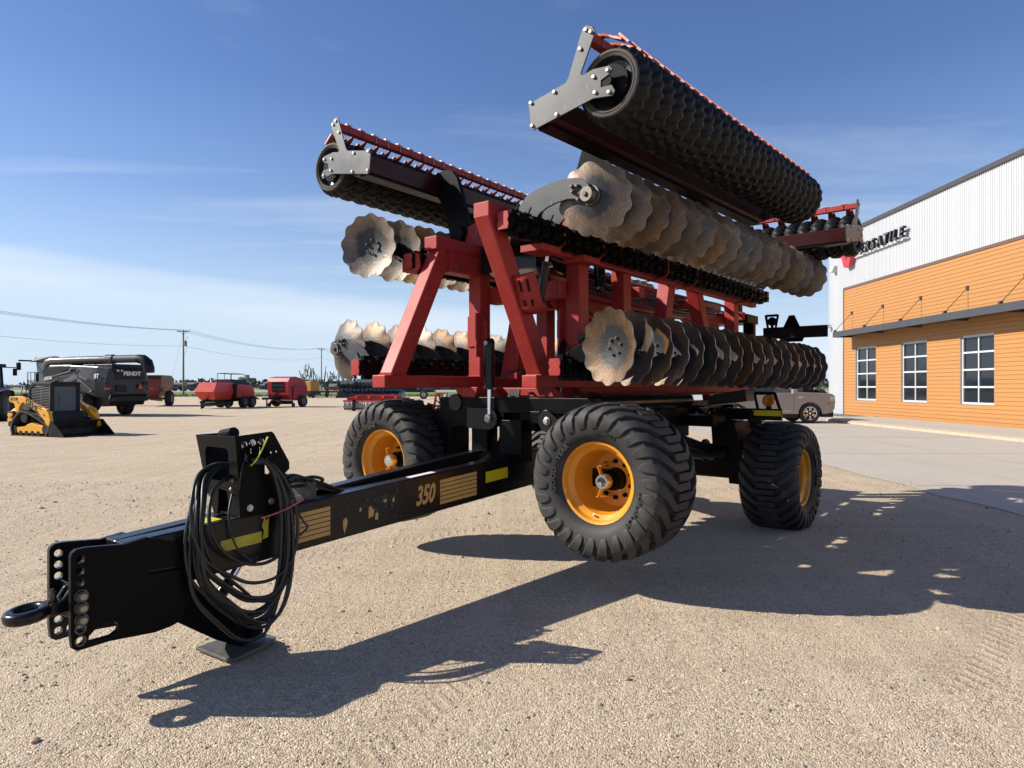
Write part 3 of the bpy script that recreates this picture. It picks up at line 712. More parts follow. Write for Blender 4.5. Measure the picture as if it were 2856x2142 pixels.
mb = MB(); mb.cyl((3.295, .0, .49), (3.295, .0, .52), .02, n=12); mb.cyl((3.295, 0, .52), (3.295, 0, .55), .017, n=6); mb.cyl((3.295, 0, .55), (3.295, 0, .565), .009, n=8); mb.build('hitch_bolt', 'darksteel', tongue, smooth=40)

# ---- jack stand
mb = MB()
for y in (-.07, .07):
    mb.plate([(2.82, .43), (2.70, .47), (2.58, .40), (2.36, .17), (2.24, .11), (2.22, .05), (2.38, .035), (2.53, .12), (2.72, .26), (2.82, .34)], lambda a, b, t: (a, y + t, b), .014)
mb.bar((2.72, 0, .34), (2.42, 0, .10), .13, .02)
mb.cyl((2.30, -.12, .09), (2.30, .12, .09), .03, n=16)
mb.cyl((2.74, -.12, .42), (2.74, .12, .42), .03, n=16)
jack = mb.build('jack_stand', 'dark', H, bevel=.003)
mb = MB(); mb.plate([(2.535, -.125), (2.515, .185), (2.485, .215), (2.20, .15), (2.165, .11), (2.19, -.10), (2.22, -.135)], lambda a, b, t: (a, b, .014 + t + (2.5 - a) * .02), .018); mb.build('foot_plate', 'worn', jack, bevel=.003)
mb = MB(); mb.cyl((2.505, 0, .27), (2.40, 0, .40), .034, n=16); mb.m(1); mb.cyl((2.40, 0, .40), (2.27, 0, .58), .024, n=16); mb.build('jack_cylinder', ['black', 'chrome'], jack, smooth=40)

# ---- hose bracket tower
mb = MB()
fo = [(-.29, 1.242), (.168, 1.252), (.168, .79), (.06, .80), (.035, .93), (-.05, .94), (-.075, .795), (-.122, .788), (-.19, .92)]
mb.plate(fo, lambda a, b, t: (2.452 - t - (1.25 - b) * .05, a, b), .008, [rrect(-.185, .985, .072, 1.178, .035)])
ro = [(2.46, 1.252), (2.23, 1.268), (2.215, 1.255), (2.113, 1.08), (2.112, 1.04), (2.16, 1.0), (2.105, .97), (2.10, .795), (2.42, .79)]
def keyhole(x, z): return [(x - .012, z - .055), (x + .012, z - .055), (x + .014, z - .012)] + [(x + .022 * math.cos(R(a)), z + .022 * math.sin(R(a))) for a in range(-30, 211, 24)] + [(x - .014, z - .012)]
mb.plate(ro, lambda a, b, t: (a, .16 + t, b), .008, [keyhole(2.405, 1.20), keyhole(2.352, 1.205), keyhole(2.297, 1.21), rrect(2.245, 1.02, 2.275, 1.10, .013), circ((2.235, 1.145), .006, 8), circ((2.20, 1.148), .006, 8)])
mb.plate([(2.45, 1.242), (2.20, 1.246), (2.14, 1.05), (2.22, .80), (2.42, .79)], lambda a, b, t: (a, -.29 + t + (1.24 - b) * .35, b), .008)
mb.plate([(.155, .80), (.155, 1.02), (.02, .98)], lambda a, b, t: (2.42 - t, a, b), .008)
mb.cyl((2.33, -.2, 1.235), (2.33, -.07, 1.255), .035, n=14)
mb.box((2.25, .02, .80), (.34, .30, .012))
tower = mb.build('hose_bracket', 'dark', H, bevel=.002)
mb = MB()
for p in ((2.447, .10, .95), (2.447, .12, 1.0), (2.447, -.20, 1.03)): bolt(mb, p, (1, 0, 0), .008, .008)
for p in ((2.37, .168, .84), (2.235, .168, .862)): bolt(mb, p, (0, 1, 0), .016, .01)
mb.build('bracket_bolt', 'steel', tower)

# ---- hoses
random.seed(11)
base = [(2.36, .04, 1.06), (2.48, .02, 1.085), (2.62, .06, 1.02), (2.72, .165, .84), (2.75, .20, .62), (2.71, .215, .40), (2.56, .225, .22), (2.44, .235, .125), (2.31, .255, .135), (2.22, .27, .27), (2.175, .27, .50), (2.165, .255, .76), (2.20, .235, .95), (2.26, .21, 1.09)]
ends = [(2.405, 1.20), (2.352, 1.205), (2.297, 1.21), (2.405, 1.18), (2.352, 1.185), (2.297, 1.19)]
def hose(pts, r=.0125, name='hydraulic_hose', par=None):
    return MB().tube(spline(pts, 6), r, 8).build(name, 'hose', par or H, smooth=60)
for k in range(13):
    q = k / 12.; P = []
    s = random.uniform(.72, 1.0) if k else 1.0; dz = random.uniform(-.02, .05); dn = random.uniform(-.04, .04); dx = random.uniform(-.035, .025); hs = random.uniform(.80, 1.0); p1_, p2_ = random.random() * 6, random.random() * 6
    for i, (x, y, z) in enumerate(base):
        w = math.sin(pi * i / (len(base) - 1))
        zz = 1.06 - (1.06 - z) * (s + .0 * w) + dz * w
        cx = 2.41 + (x - 2.41) * hs * (1 + .10 * math.sin(i * .8 + p1_) * w) + dx * w; zz += .02 * math.sin(i * .9 + p2_) * w
        P.append((cx - dn * .5 * w, y + dn * w * .8 + (q - .5) * .03, zz))
    ex, ez = ends[k % 6]
    P += [(ex - .012, .20, ez - .075), (ex, .182, ez - .03)]
    h = hose(P, random.choice((.0115, .0105, .0098)))
    mb = MB(); a, b = V((ex - .014, .203, ez - .085)), V((ex + .002, .178, ez - .012)); mb.cyl(a, b, .017, n=10); mb.m(1); mb.cyl(b, b + (b - a).normalized() * .035, .012, .014, n=10)
    mb.build('hose_coupling', ['dark', 'chrome' if k % 2 else 'darksteel'], h, smooth=40)
hose([(2.44, .07, 1.02), (2.55, .10, .95), (2.61, .17, .80), (2.57, .20, .66), (2.46, .215, .56), (2.33, .245, .53), (2.22, .26, .58), (2.15, .26, .72), (2.17, .235, .92)], .0105)
hose([(2.44, .10, .92), (2.49, .155, .80), (2.46, .18, .64), (2.38, .21, .545)], .006)
hose([(2.10, .22, .80), (2.06, .235, .72), (2.04, .245, .69), (2.08, .235, .65), (2.13, .24, .63)], .006)
hose([(2.40, .175, 1.15), (2.43, .18, 1.05), (2.44, .175, .95)], .0035)
for k in range(8):
    y0 = -.10 + k * .026
    hose([(2.2, y0 * .6 + .05, 1.0 - .02 * k), (2.02, y0, tz(2) + .13 + .012 * (k % 3)), (1.85, y0 * 1.1, tz(1.85) + .07 + .02 * (k % 2)), (1.6, y0, tz(1.6) - .02), (1.2, y0, tz(1.2) - .05), (.5, y0, tz(.5) - .08), (-.1, y0 * .8, tz(0) + .0), (-.3, y0 * .6, 1.5)], .011)
hose([(2.02, .0, .93), (1.9, .08, .96), (1.84, .12, .94), (1.87, .05, .91), (2.0, .0, .90)], .011)
mb = MB(); mb.span((1.90, -.10, .80), (1.935, .14, .935)); mb.build('hose_clamp', 'plate', H, bevel=.004)
MB().tube(spline([(2.385, .20, 1.085), (2.36, .222, 1.12), (2.325, .24, 1.20), (2.305, .245, 1.245)], 5), .005, 6).build('cable_tie', 'tiey', H, smooth=60)
MB().tube(spline([(2.36, .275, .795), (2.28, .285, .81), (2.20, .30, .835), (2.14, .31, .862), (2.11, .305, .87)], 5), .004, 6).build('cable_tie', 'tier', H, smooth=60)

# ---- wheels
def make_wheel(loc, rz, start, flat=0., hubcap=True, spin=0., ch=.9):
    W, Rr, rr = .58, .585, .295
    rim = rim_mesh(MB(), rr, W, .27, .088).build('wheel', 'yellow', H, smooth=35)
    rim.location = loc; rim.rotation_euler = (0, 0, R(rz))
    mb = MB(); tyre_mesh(mb, Rr, W, rr, 26, .040, .54, chev=ch * 1.15, flat=flat, segs=62); t = mb.build('tyre', 'rubber', rim, smooth=38, bevel=.003, seg=1); t.rotation_euler = (0, 0, 0)
    if spin: t.rotation_euler = (R(spin), 0, 0)
    xx = W * .488
    for tx, ra, dx, sz, st, bo, sp in (('GOOD', .346, .006, .056, -19, .003, 1.12), ('YEAR', .346, .006, .056, 19, .003, 1.12), ('600/50R22.5', .375, .002, .036, 84, .001, 1.05), ('SUPERFLOT', .385, .001, .045, 185, .001, 1.25)):
        mb = MB(); arc_text(mb, tx, ra, 1, xx - dx, sz, start + st, 1, .009, bo, sp); mb.build('sidewall_lettering', 'rubber_letter', rim)
    mb = MB(); o = W * .38 - .27
    mb.cyl((o - .03, 0, 0), (o + .10, 0, 0), .072, .062, 24); mb.cyl((o + .10, 0, 0), (o + .15, 0, 0), .052, .05, 24)
    mb.cyl((o - .2, 0, 0), (o, 0, 0), .085, n=24)
    for k in range(10):
        a = 2 * pi * k / 10; bolt(mb, (o, .137 * math.sin(a), .137 * math.cos(a)), (1, 0, 0), .014, .03)
    if hubcap:
        mb.m(1); mb.lathe([(o + .15, 0), (o + .15, .056), (o + .19, .058), (o + .215, .050), (o + .215, .036)], (0, 0, 0), (1, 0, 0), 24)
        mb.m(2); mb.lathe([(o + .208, .037), (o + .214, .034), (o + .217, 0)], (0, 0, 0), (1, 0, 0), 24)
    mb.build('hub', ['dark', 'steel', 'chrome'], rim, smooth=40)
    if hubcap:
        for s in (1, -1):
            mb = MB(); mb.bar((o + .005, -.035, s * .125), (o + .19, -.04, s * .115), .04, .006, (0, 0, 1)); mb.bar((o + .19, -.04, s * .118), (o + .19, -.012, s * .045), .006, .04, (1, 0, 0)); mb.build('hub_guard', 'yellow', rim, bevel=.002)
        mb = MB(); mb.cyl((W * .38 - .06, -.05, -.262), (W * .38 - .02, -.045, -.235), .008, n=8); mb.build('valve_stem', 'steel', rim)
    return rim
make_wheel((0, 1.16, .83), 0, -70, ch=-.9)
make_wheel((0, -1.16, .83), 0, -38, ch=-.9)
make_wheel((-3.24, 1.42, .545), 90, 80, .045, False, 4)
make_wheel((-3.24, -1.42, .545), -90, 20, .045, False)

# ---- black centre carriage
mb = MB()
mb.span((-.10, -.2, 1.31), (.02, 1.0, 1.44)); mb.span((-.11, -.62, 1.21), (.015, .12, 1.435))                    # cross beam
mb.span((-.12, -.98, .70), (-.30, 1.0 - 1.55, 1.22))             # left leg
mb.hexa([(-.1, -.98, .74), (.0, -.98, .74), (.0, -.30, 1.04), (-.1, -.30, 1.04), (-.1, -.98, 1.30), (.0, -.98, 1.30), (.0, -.15, 1.30), (-.1, -.15, 1.30)]) if False else None
mb.plate([(-.95, .72), (-.58, .70), (-.50, 1.17), (.02, 1.2), (.02, 1.30), (-.62, 1.36), (-.80, 1.2)], lambda a, b, t: (.0 - t, a, b), .12)
mb.span((-.12, .08, .90), (.03, .32, 1.25))                      # mast
mb.span((-.2, -.30, .95), (-.05, -.12, 1.40))
mb.span((.0, .42, 1.23), (.05, .52, 1.33))
mb.span((-.35, .55, .72), (-.12, .98, 1.05))
mb.hexa([(-.35, .62, 1.0), (-.12, .62, 1.0), (-.12, .95, 1.0), (-.35, .95, 1.0), (-.35, .4, 1.3), (-.12, .4, 1.3), (-.12, .8, 1.3), (-.35, .8, 1.3)])
for y in (.32, -.32): mb.span((-4.4, y - .08, 1.16), (-.05, y + .08, 1.36))  # side rails
for x in (-1.2, -2.3, -3.4, -4.35): mb.span((x - .08, -.5, 1.14), (x + .08, .5, 1.30))
mb.span((-2.75, -.55, .98), (-1.9, .56, 1.28))
mb.span((-2.9, -.9, 1.10), (-2.55, .92, 1.22))
for sd in (1, -1):
    mb.plate([(sd * .75, 1.16), (sd * 1.02, 1.14), (sd * 1.12, .70), (sd * 1.14, .46), (sd * .96, .46), (sd * .94, .66), (sd * .78, .70)], lambda a, b, t: (-2.9 - t, a, b), .45)
carr = mb.build('carriage', 'dark', H, bevel=.006)
mb = MB(); mb.span((-3.32, -1.12, .50), (-3.16, 1.12, .68)); mb.cyl((-3.24, -1.25, .545), (-3.24, 1.25, .545), .07, n=20); mb.cyl((-2.95, .5, .80), (-2.95, .95, .80), .09, n=20); mb.cyl((-3.02, .62, .80), (-3.02, .66, .80), .13, n=20); mb.cyl((-3.02, .86, .80), (-3.02, .9, .80), .13, n=20)
mb.bar((-2.2, .3, 1.1), (-2.95, .75, .8), .12, .10); mb.bar((-2.2, -.3, 1.1), (-2.95, -.75, .8), .12, .10)
mb.build('rear_axle', 'dark', H, bevel=.006)
for y in (-.01, .60):
    mb = MB(); mb.plate([(y + .09 * math.cos(a * pi / 8), 1.255 + .09 * math.sin(a * pi / 8)) for a in range(-4, 5)] + [(y - .25, 1.35), (y - .25, 1.17)], lambda a, b, t: (.06 - t, a, b), .025) if y < .1 else mb.plate([(y - .09 * math.cos(a * pi / 8), 1.255 + .09 * math.sin(a * pi / 8)) for a in range(-4, 5)][::-1] + [(y + .25, 1.345), (y + .25, 1.165)], lambda a, b, t: (.06 - t, a, b), .025)
    mb.m(1); bolt(mb, (.06, y, 1.255), (1, 0, 0), .026, .03); mb.build('lug_plate', ['black', 'steel'], carr, bevel=.003)
for y in (-1, 1):
    mb = MB(); mb.bar((-.25, y * .75, .83), (.0, y * 1.16, .83), .14, .14); mb.cyl((-.3, y * 1.16, .83), (.02, y * 1.16, .83), .08); mb.bar((-.25, y * 1.16, .83), (-.15, y * .7, 1.1), .16, .16); mb.build('wheel_arm', 'dark', carr, bevel=.006)
# grey box and valve clutter on the carriage
mb = MB(); mb.hexa([(-3.6, .55, 1.30), (-3.3, .55, 1.30), (-3.3, 1.02, 1.36), (-3.6, 1.02, 1.36), (-3.6, .55, 1.42), (-3.3, .55, 1.42), (-3.3, 1.0, 1.50), (-3.6, 1.0, 1.50)]); mb.span((-3.62, .95, 1.02), (-3.5, 1.12, 1.14)); mb.build('grey_box', 'plate', carr, bevel=.008)
random.seed(21)
for k in range(14):
    y = random.uniform(-.25, .35); z = 1.40 + random.uniform(0, .10); x0 = random.uniform(-1, -.2); x1 = x0 - random.uniform(1.2, 2.6)
    hose([(x0, y, z), ((x0 + x1) / 2, y + random.uniform(-.15, .15), z + random.uniform(-.03, .08)), (x1, y + random.uniform(-.1, .1), z)], .013)

# ---- red wing frames
def wing(sd):
    mb = MB()
    if sd > 0:
        xb, xt, zt = .10, .69, 2.83
        posts = [((-.06, 1.60), (.625, 2.835)), ((-.617, 1.60), (-.617, 2.80)), ((-1.404, 1.60), (-1.404, 2.80)), ((-2.13, 1.60), (-2.46, 2.80)), ((-3.66, 1.60), (-3.08, 2.80)), ((-4.347, 1.60), (-4.347, 2.80))]
    else:
        xb, xt, zt = .892, .314, 2.765
        posts = [((.756, 1.60), (.19, 2.74)), ((-.332, 1.60), (-.332, 2.74)), ((-1.4, 1.60), (-1.4, 2.74)), ((-2.46, 1.60), (-2.13, 2.74)), ((-3.3, 1.60), (-3.8, 2.74)), ((-4.347, 1.60), (-4.347, 2.74))]
    y = .45 * sd
    mb.span((-5.0, y - .075, 1.52), (xb, y + .075, 1.622)); mb.span((-5.0, y - .075, zt - .055), (xt, y + .075, zt + .06))
    if sd > 0:
        mb.span((-5.0, y - .02, 1.435), (-.55, y + .10, 1.455)); mb.span((-4.9, y + .02, 1.45), (-.6, y + .035, 1.53))
    # gusset plates at the top of the posts
    for p, q in ():
        mb.plate([(q[0] - .22, zt - .05), (q[0] + .22, zt - .05), (q[0] + .08, zt - .20), (q[0] - .08, zt - .20)], lambda a, b, t: (a, y - .05 * sd + t, b), .012)
    mb.span((-5.0, y + .03 * sd, zt - .21), (-.12 if sd > 0 else -.40, y + .11 * sd, zt - .18)); mb.span((-5.0, y + .095 * sd, zt - .18), (-.12 if sd > 0 else -.40, y + .11 * sd, zt - .10))
    fr = mb.build('wing_frame', 'red', H, bevel=.008)
    for i, (p, q) in enumerate(posts):
        m2 = MB(); m2.bar((p[0], y, p[1] + .02), (q[0], y, q[1] - .06), .145, .16 if i == 0 else .15, (1, 0, 0)) if False else m2.bar((p[0], y, p[1] + .0), (q[0], y, q[1] - .015 if sd > 0 else q[1] - .03), .15, .145, (0, 1, 0))
        m2.build('post', 'red', fr, bevel=.012, seg=3)
        sl_ = (q[0] - p[0]) / (q[1] - p[1]); hw_ = .0725 * math.sqrt(1 + sl_ * sl_); zb_ = 1.624; xm_ = p[0] + sl_ * (zb_ - p[1]); wl_ = []
        for (a0, b0), (a1, b1) in zip(((-1, -1), (1, -1), (1, 1), (-1, 1)), ((1, -1), (1, 1), (-1, 1), (-1, -1))):
            for t_ in range(8): wl_.append((xm_ + hw_ * (a0 + (a1 - a0) * t_ / 8), y + .074 * (b0 + (b1 - b0) * t_ / 8), zb_ + random.uniform(-.001, .003)))
        MB().tube(wl_, [.007 + .003 * (k_ % 2) for k_ in range(len(wl_))], 5, closed=True).build('weld', 'red', fr, smooth=60)
    # pivot bracket under the bar: a plate facing forwards and its side flanges
    m2 = MB()
    if sd < 0: pol = [(-.458, 1.525), (-.188, 1.525), (-.206, 1.462), (-.300, 1.27), (-.36, 1.235), (-.453, 1.279), (-.418, 1.301), (-.389, 1.40)]; x0 = 0.
    else: pol = [(.45, 1.525), (.495, 1.525), (.60, 1.44), (.636, 1.393), (.64, 1.347), (.692, 1.315), (.636, 1.254), (.592, 1.259), (.536, 1.365)]; x0 = -.18
    m2.plate(pol, lambda a, b, t: (x0 - t, a, b), .02); m2.plate(pol, lambda a, b, t: (x0 - .36 - t, a, b), .02)
    e = [pol[1], pol[2], pol[3]] if sd < 0 else [pol[0], pol[-1], pol[-2]]
    for (a, b), (c, d) in zip(e, e[1:]): m2.hexa([(x0 - .02, a, b), (x0 - .36, a, b), (x0 - .36, a + .012 * sd, b), (x0 - .02, a + .012 * sd, b), (x0 - .02, c, d), (x0 - .36, c, d), (x0 - .36, c + .012 * sd, d), (x0 - .02, c + .012 * sd, d)])
    m2.build('pivot_bracket', 'red', fr, bevel=.004)
    m2 = MB(); px = .03 if sd < 0 else -.26; py = -.43 if sd < 0 else .665
    m2.cyl((px, py, 1.387), (px - 2.2, py, 1.387), .078, n=24); m2.cyl((px - .22, py, 1.387), (px - .30, py, 1.387), .095, n=24)
    m2.build('pivot_pin', 'black', fr, smooth=40, bevel=.006)
    # bolted channel on the first vertical post
    m2 = MB(); xx = posts[1][0][0]
    m2.plate([(y + .07 * sd, 1.90), (y - .02 * sd, 1.90), (y - .16 * sd, 1.95), (y - .16 * sd, 2.12), (y - .12 * sd, 2.18), (y + .07 * sd, 2.18)], lambda a, b, t: (xx + .075 + t, a, b), .016)
    m2.span((xx + .075, y - .085 * sd, 1.80), (xx + .16, y - .10 * sd, 2.2))
    m2.m(1)
    for z in (1.94, 2.04, 2.14): bolt(m2, (xx + .092, y - .13 * sd, z), (1, 0, 0), .012, .014)
    m2.build('bolted_bracket', ['red', 'darksteel'], fr, bevel=.003)
    return fr
fr_r = wing(1); fr_l = wing(-1)
# curved step on the near front post
mb = MB(); cur = []
arc = [(.40, 2.385), (.425, 2.378), (.43, 2.355), (.41, 2.33), (.385, 2.27), (.355, 2.20), (.33, 2.15), (.29, 2.12), (.22, 2.115), (.15, 2.118)]
P = []
for x, z in arc: P += [(x - .02, .525, z - .012), (x - .04, .72, z + .012)]
mb.add(P, [(2 * i, 2 * i + 1, 2 * i + 3, 2 * i + 2) for i in range(len(arc) - 1)])
st = mb.build('step_plate', 'red', fr_r, smooth=50); so = st.modifiers.new('thick', 'SOLIDIFY'); so.thickness = .008; so.offset = 0
mb = MB()
for y in (.575, .645):
    for z0, z1 in ((2.25, 2.34), (2.145, 2.19)): mb.bar((.385 + (z0 - 2.27) * .43 - .02, y, z0), (.385 + (z1 - 2.27) * .43 - .02, y, z1), .016, .012, (1, 0, 0))
mb.build('step_slot', 'dark', fr_r)
# red plates that carry the rollers' arms and the inner end frames
mb = MB()
mb.plate([(-.36, 2.70), (-.60, 2.72), (-.60, 3.02), (-.42, 3.08), (-.30, 2.95)], lambda a, b, t: (-.30 - t, a, b), .05)
mb.plate([(-.50, 2.52), (-.10, 2.52), (.02, 2.60), (.02, 2.70), (-.50, 2.70)], lambda a, b, t: (.06 - t, a, b), .03) if False else None
mb.span((.16, -.5, 2.53), (-.42, -.36, 2.71))
mb.m(1)
for x, z in ((.02, 2.62), (.05, 2.56)): bolt(mb, (x, -.36, z), (0, 1, 0), .012, .012)
mb.build('roller_mount', ['red', 'darksteel'], fr_l, bevel=.004)
mb = MB(); mb.plate([(.36, 2.70), (.60, 2.72), (.60, 3.02), (.42, 3.08), (.30, 2.95)], lambda a, b, t: (-.30 - t, a, b), .05); mb.build('roller_mount', 'red', fr_r, bevel=.004)

# ---- centre section: beams, tubes, hoses between the wings
mb = MB()
mb.span((-.35, -.16, 2.60), (-5.2, -.02, 2.72)); mb.span((-.30, .02, 2.40), (-5.2, .14, 2.50)); 
mb.span((-.40, -.40, 2.30), (-.52, .40, 2.46))
for x in (-1.9, -3.2, -4.9): mb.span((x - .06, -.42, 2.45), (x + .06, .42, 2.56)); mb.bar((x, -.05, 1.4), (x - .1, -.05, 2.45), .12, .12)
mb.plate([(-.30, 1.6), (-.10, 1.6), (-.02, 2.45), (-.12, 2.45)], lambda a, b, t: (-.45 - t, a, b), .10); mb.plate([(.10, 1.45), (.36, 1.45), (.16, 2.45), (.06, 2.45)], lambda a, b, t: (-.85 - t, a, b), .10)
mb.plate([(-.9, 2.45), (-1.5, 2.50), (-1.9, 2.35), (-1.5, 2.22), (-.95, 2.2), (-.75, 2.32)], lambda a, b, t: (a, .05 + t, b), .03)
mb.plate([(-4.9, 2.55), (-3.9, 2.62), (-3.7, 2.40), (-4.0, 2.30), (-4.6, 2.32), (-4.9, 2.2)], lambda a, b, t: (a, .0 + t, b), .05)
mb.span((-1.45, -.40, 1.45), (-1.32, -.2, 1.56)); mb.span((-.35, -.28, 1.44), (-.75, .40, 1.52))
for x in (-2.1, -3.0, -3.9): mb.bar((x, .30, 1.36), (x + .35, .42, 1.55), .10, .06)
cen = mb.build('centre_frame', 'red', H, bevel=.006)
mb = MB(); mb.cyl((.02, .10, 2.78), (-1.0, .08, 2.70), .10, n=20); mb.cyl((-1.0, .08, 2.70), (-1.9, .07, 2.66), .05, n=16); mb.span((-.2, -.32, 2.55), (-.45, .3, 2.80)); mb.build('fold_cylinder', 'black', H, smooth=40)
mb = MB(); mb.span((-5.4, -.5, 2.42), (-4.95, .45, 2.54)); mb.span((-5.3, .3, 2.25), (-5.2, .45, 2.45)); mb.build('rear_crossbar', 'dark', H, bevel=.006)
random.seed(4)
for k in range(22):
    y = random.uniform(-.32, .36); z = random.uniform(2.40, 2.62); x0 = -.9 - random.random() * .8
    hose([(x0, y, z), (x0 - 1.0, y + random.uniform(-.06, .06), z - .03 + random.uniform(-.05, .05)), (x0 - 2.2, y + random.uniform(-.06, .06), z + random.uniform(-.05, .05)), (x0 - 3.2, y, z)], .014)
hose([(-.95, .25, 2.36), (-1.2, .28, 2.2), (-1.6, .25, 2.18), (-2.0, .2, 2.3)], .014)
hose([(-2.55, .35, 2.52), (-2.62, .36, 2.42), (-2.62, .36, 2.30), (-2.70, .36, 2.15)], .014)
hose([(.05, .10, 1.60), (-.05, .18, 1.66), (-.25, .25, 1.66), (-.45, .24, 1.60)], .014)
hose([(-.3, .20, 1.75), (-.5, .24, 1.70), (-.6, .3, 1.55)], .014)
hose([(-.25, .36, 2.55), (-.35, .33, 2.50), (-.5, .25, 2.40), (-.8, .2, 2.38)], .012)

def ram(a, b, f, r, rod, name='hydraulic_cylinder'):
    a, b = V(a), V(b); c = a.lerp(b, f)
    mb = MB(); mb.cyl(a, c, r, n=20); mb.cyl(c, c + (b - a).normalized() * .03, r * 1.12, n=20); mb.cyl(a - V((.0, .03, 0)), a + V((0, .03, 0)), r * .9, n=14)
    o = mb.build(name, 'black', H, smooth=40, bevel=.003)
    MB().cyl(c, b, rod, n=16).build('rod', 'chrome', o, smooth=40)
    m2 = MB(); m2.cyl(b - V((.03, 0, 0)), b + V((.03, 0, 0)), rod * 1.6, n=14); m2.cyl(a - V((.05, 0, 0)), a + V((.05, 0, 0)), .02, n=10); m2.cyl(c + V((.0, .03, -.02)), c + V((.0, .07, -.02)), .01, n=8); m2.build('cylinder_end', 'steel', o, smooth=40)
    return o
ram((.05, -.01, 1.90), (.06, .0, 1.27), .58, .046, .017)
ram((-.25, .30, 2.28), (-.25, .395, 2.70), .68, .042, .017)
ram((-1.15, .37, 2.47), (-1.2, .31, 2.86), .95, .055, .02)
ram((-.55, .33, 1.95), (-.10, .60, 1.27), .5, .04, .017)
mb = MB(); mb.cyl((-.58, .55, 1.96), (-.50, .55, 1.96), .03); mb.cyl((-.54, .55, 1.72), (-.54, .55, 1.86), .045, .04, 14); mb.cyl((-.54, .55, 1.86), (-.54, .55, 1.96), .02); mb.build('accumulator', 'black', H, smooth=40)

# ---- disc gangs
DR = .284
def disc_mesh(name, front_hub):
    mb = MB(); n = 84; fr = [.0, .22, .42, .60, .74, .86, .94, 1.]; P = []
    for side in (0, 1):
        for f in fr:
            for i in range(n):
                a = 2 * pi * i / n; w = math.cos(12 * a)
                e = max(0., (f - .6) / .4)
                r = DR * f * (1 - .075 * e * e * (.5 - .5 * w) ** 1.3)
                x = .078 * f * f - .039 + e * e * .004 * math.sin(12 * a + .9) - (0 if side == 0 else .007)
                P.append((x, r * math.sin(a), r * math.cos(a)))
    F = []; k = len(fr)
    for s in (0, 1):
        for j in range(k - 1):
            for i in range(n):
                a, b = (s * k + j) * n + i, (s * k + j) * n + (i + 1) % n
                F.append((a, b, b + n, a + n) if s == 0 else (a, a + n, b + n, b))
    mb.add(P, F); mb.m(2); b0 = len(mb.v); o0 = (k - 1) * n
    for i in range(n):
        a, b = o0 + i, o0 + (i + 1) % n
        mb.f.append((a, b, b + k * n, a + k * n)); mb.mi.append(2)
    mb.m(1)
    if not front_hub:
        for q in range(6):
            a = 2 * pi * q / 6 + .3; bolt(mb, (-.026, .062 * math.sin(a), .062 * math.cos(a)), (1, 0, 0), .010, .012)
    return mb
def gang(hub0, hub1, n, ang, beam0, beam1, arm, front_hub, armt=.02):
    b0, b1 = V(beam0), V(beam1); d = (b1 - b0).normalized()
    mb = MB()
    mb.bar(b0, b1, .125, .125)
    L = (b1 - b0).length; k = int(L / .145)
    sg = 1 if beam0[1] > 0 else -1
    for i in range(k):
        c = b0 + d * (.10 + .145 * i)
        for dy, dz in ((.075, .035), (.075, -.04), (-.075, .035), (0, -.075), (0, .075)):
            mb.bar(c + V((-.045, dy * sg, dz)), c + V((.045, dy * sg, dz)), .05 + .02 * (i % 2), .05)
        mb.cyl(c + V((.0, .085 * sg, -.07)), c + V((0, .125 * sg, -.02)), .009, n=6); mb.cyl(c + V((.05, .07 * sg, -.09)), c + V((.05, .11 * sg, -.05)), .012, n=6)
        mb.cyl(c + V((.03, .05 * sg, .08)), c + V((.03, .08 * sg, .13)), .009, n=6)
    g = mb.build('disc_gang', 'dark', H, bevel=.006, seg=1)
    cx = b0[0] + .012
    loop = [(b0[1] + p[0], b0[2] + p[1]) for p in ((-.045, -.065), (.045, -.065), (.055, -.03), (.045, 0), (.055, .03), (.045, .065), (-.045, .065), (-.055, .03), (-.045, 0), (-.055, -.03))]
    MB().plate(loop, lambda a, b, t: (cx + t, a, b), .012).build('end_cap', 'red', g, bevel=.003)
    h0, h1 = V(hub0), V(hub1); dm = None; am = None; hm = None
    ax = V((math.cos(R(ang)), math.sin(R(ang)), 0))
    for i in range(n):
        h = h0.lerp(h1, i / (n - 1))
        if i == 0:
            o = disc_mesh('disc_blade', front_hub).build('disc_blade', ['disc', 'darksteel', 'edge'], g, smooth=40)
            mb = MB(); xo = .10 if front_hub else -.19
            mb.plate(arm, lambda a, b, t: (xo - t * (1 if front_hub else -1), a - h0[1], b - h0[2]), armt)
            s = -1
            p0, p1 = V((0, 0, 0)) + ax * (s * .047), V((xo, 0, 0)) + ax * (s * .02)
            mb.m(1); mb.cyl(p0, p1, .062, .055, 20); mb.cyl(p0, p0 + (p1 - p0) * .25, .075, .075, 20)
            if front_hub:
                e = V((xo, 0, 0))
                for dy, dz in ((.0, .0), (-.07, .07), (-.11, .035), (-.06, -.03), (-.115, .075)):
                    mb.m(2); bolt(mb, (xo + .0, dy * sg, dz), (1, 0, 0), .019 if dy == 0 else .014, .035)
            ar = mb.build('disc_arm', ['plate' if front_hub else 'dark', 'darksteel', 'darksteel'], g, smooth=35, bevel=.003)
            d0 = o
        else:
            o = d0.copy(); COL.objects.link(o); ar2 = ar.copy(); COL.objects.link(ar2); ar = ar2
        o.location = h; o.rotation_euler = (random.uniform(0, 6.28), R(random.uniform(-1.2, 1.2)), R(ang + random.uniform(-1.2, 1.2))); ar.location = h
    return g
random.seed(9)
armRU = [(.52, 2.80), (.50, 2.92), (.573, 2.995), (.68, 3.032), (.80, 3.056), (.932, 3.064), (1.06, 3.046), (1.125, 3.00), (1.15, 2.94), (1.14, 2.885), (1.09, 2.868), (1.059, 2.895), (.95, 2.91), (.845, 2.899), (.76, 2.875), (.70, 2.845), (.62, 2.77)]
mir = lambda pol, dy, dz: [(-(a + dy), b + dz) for a, b in pol]
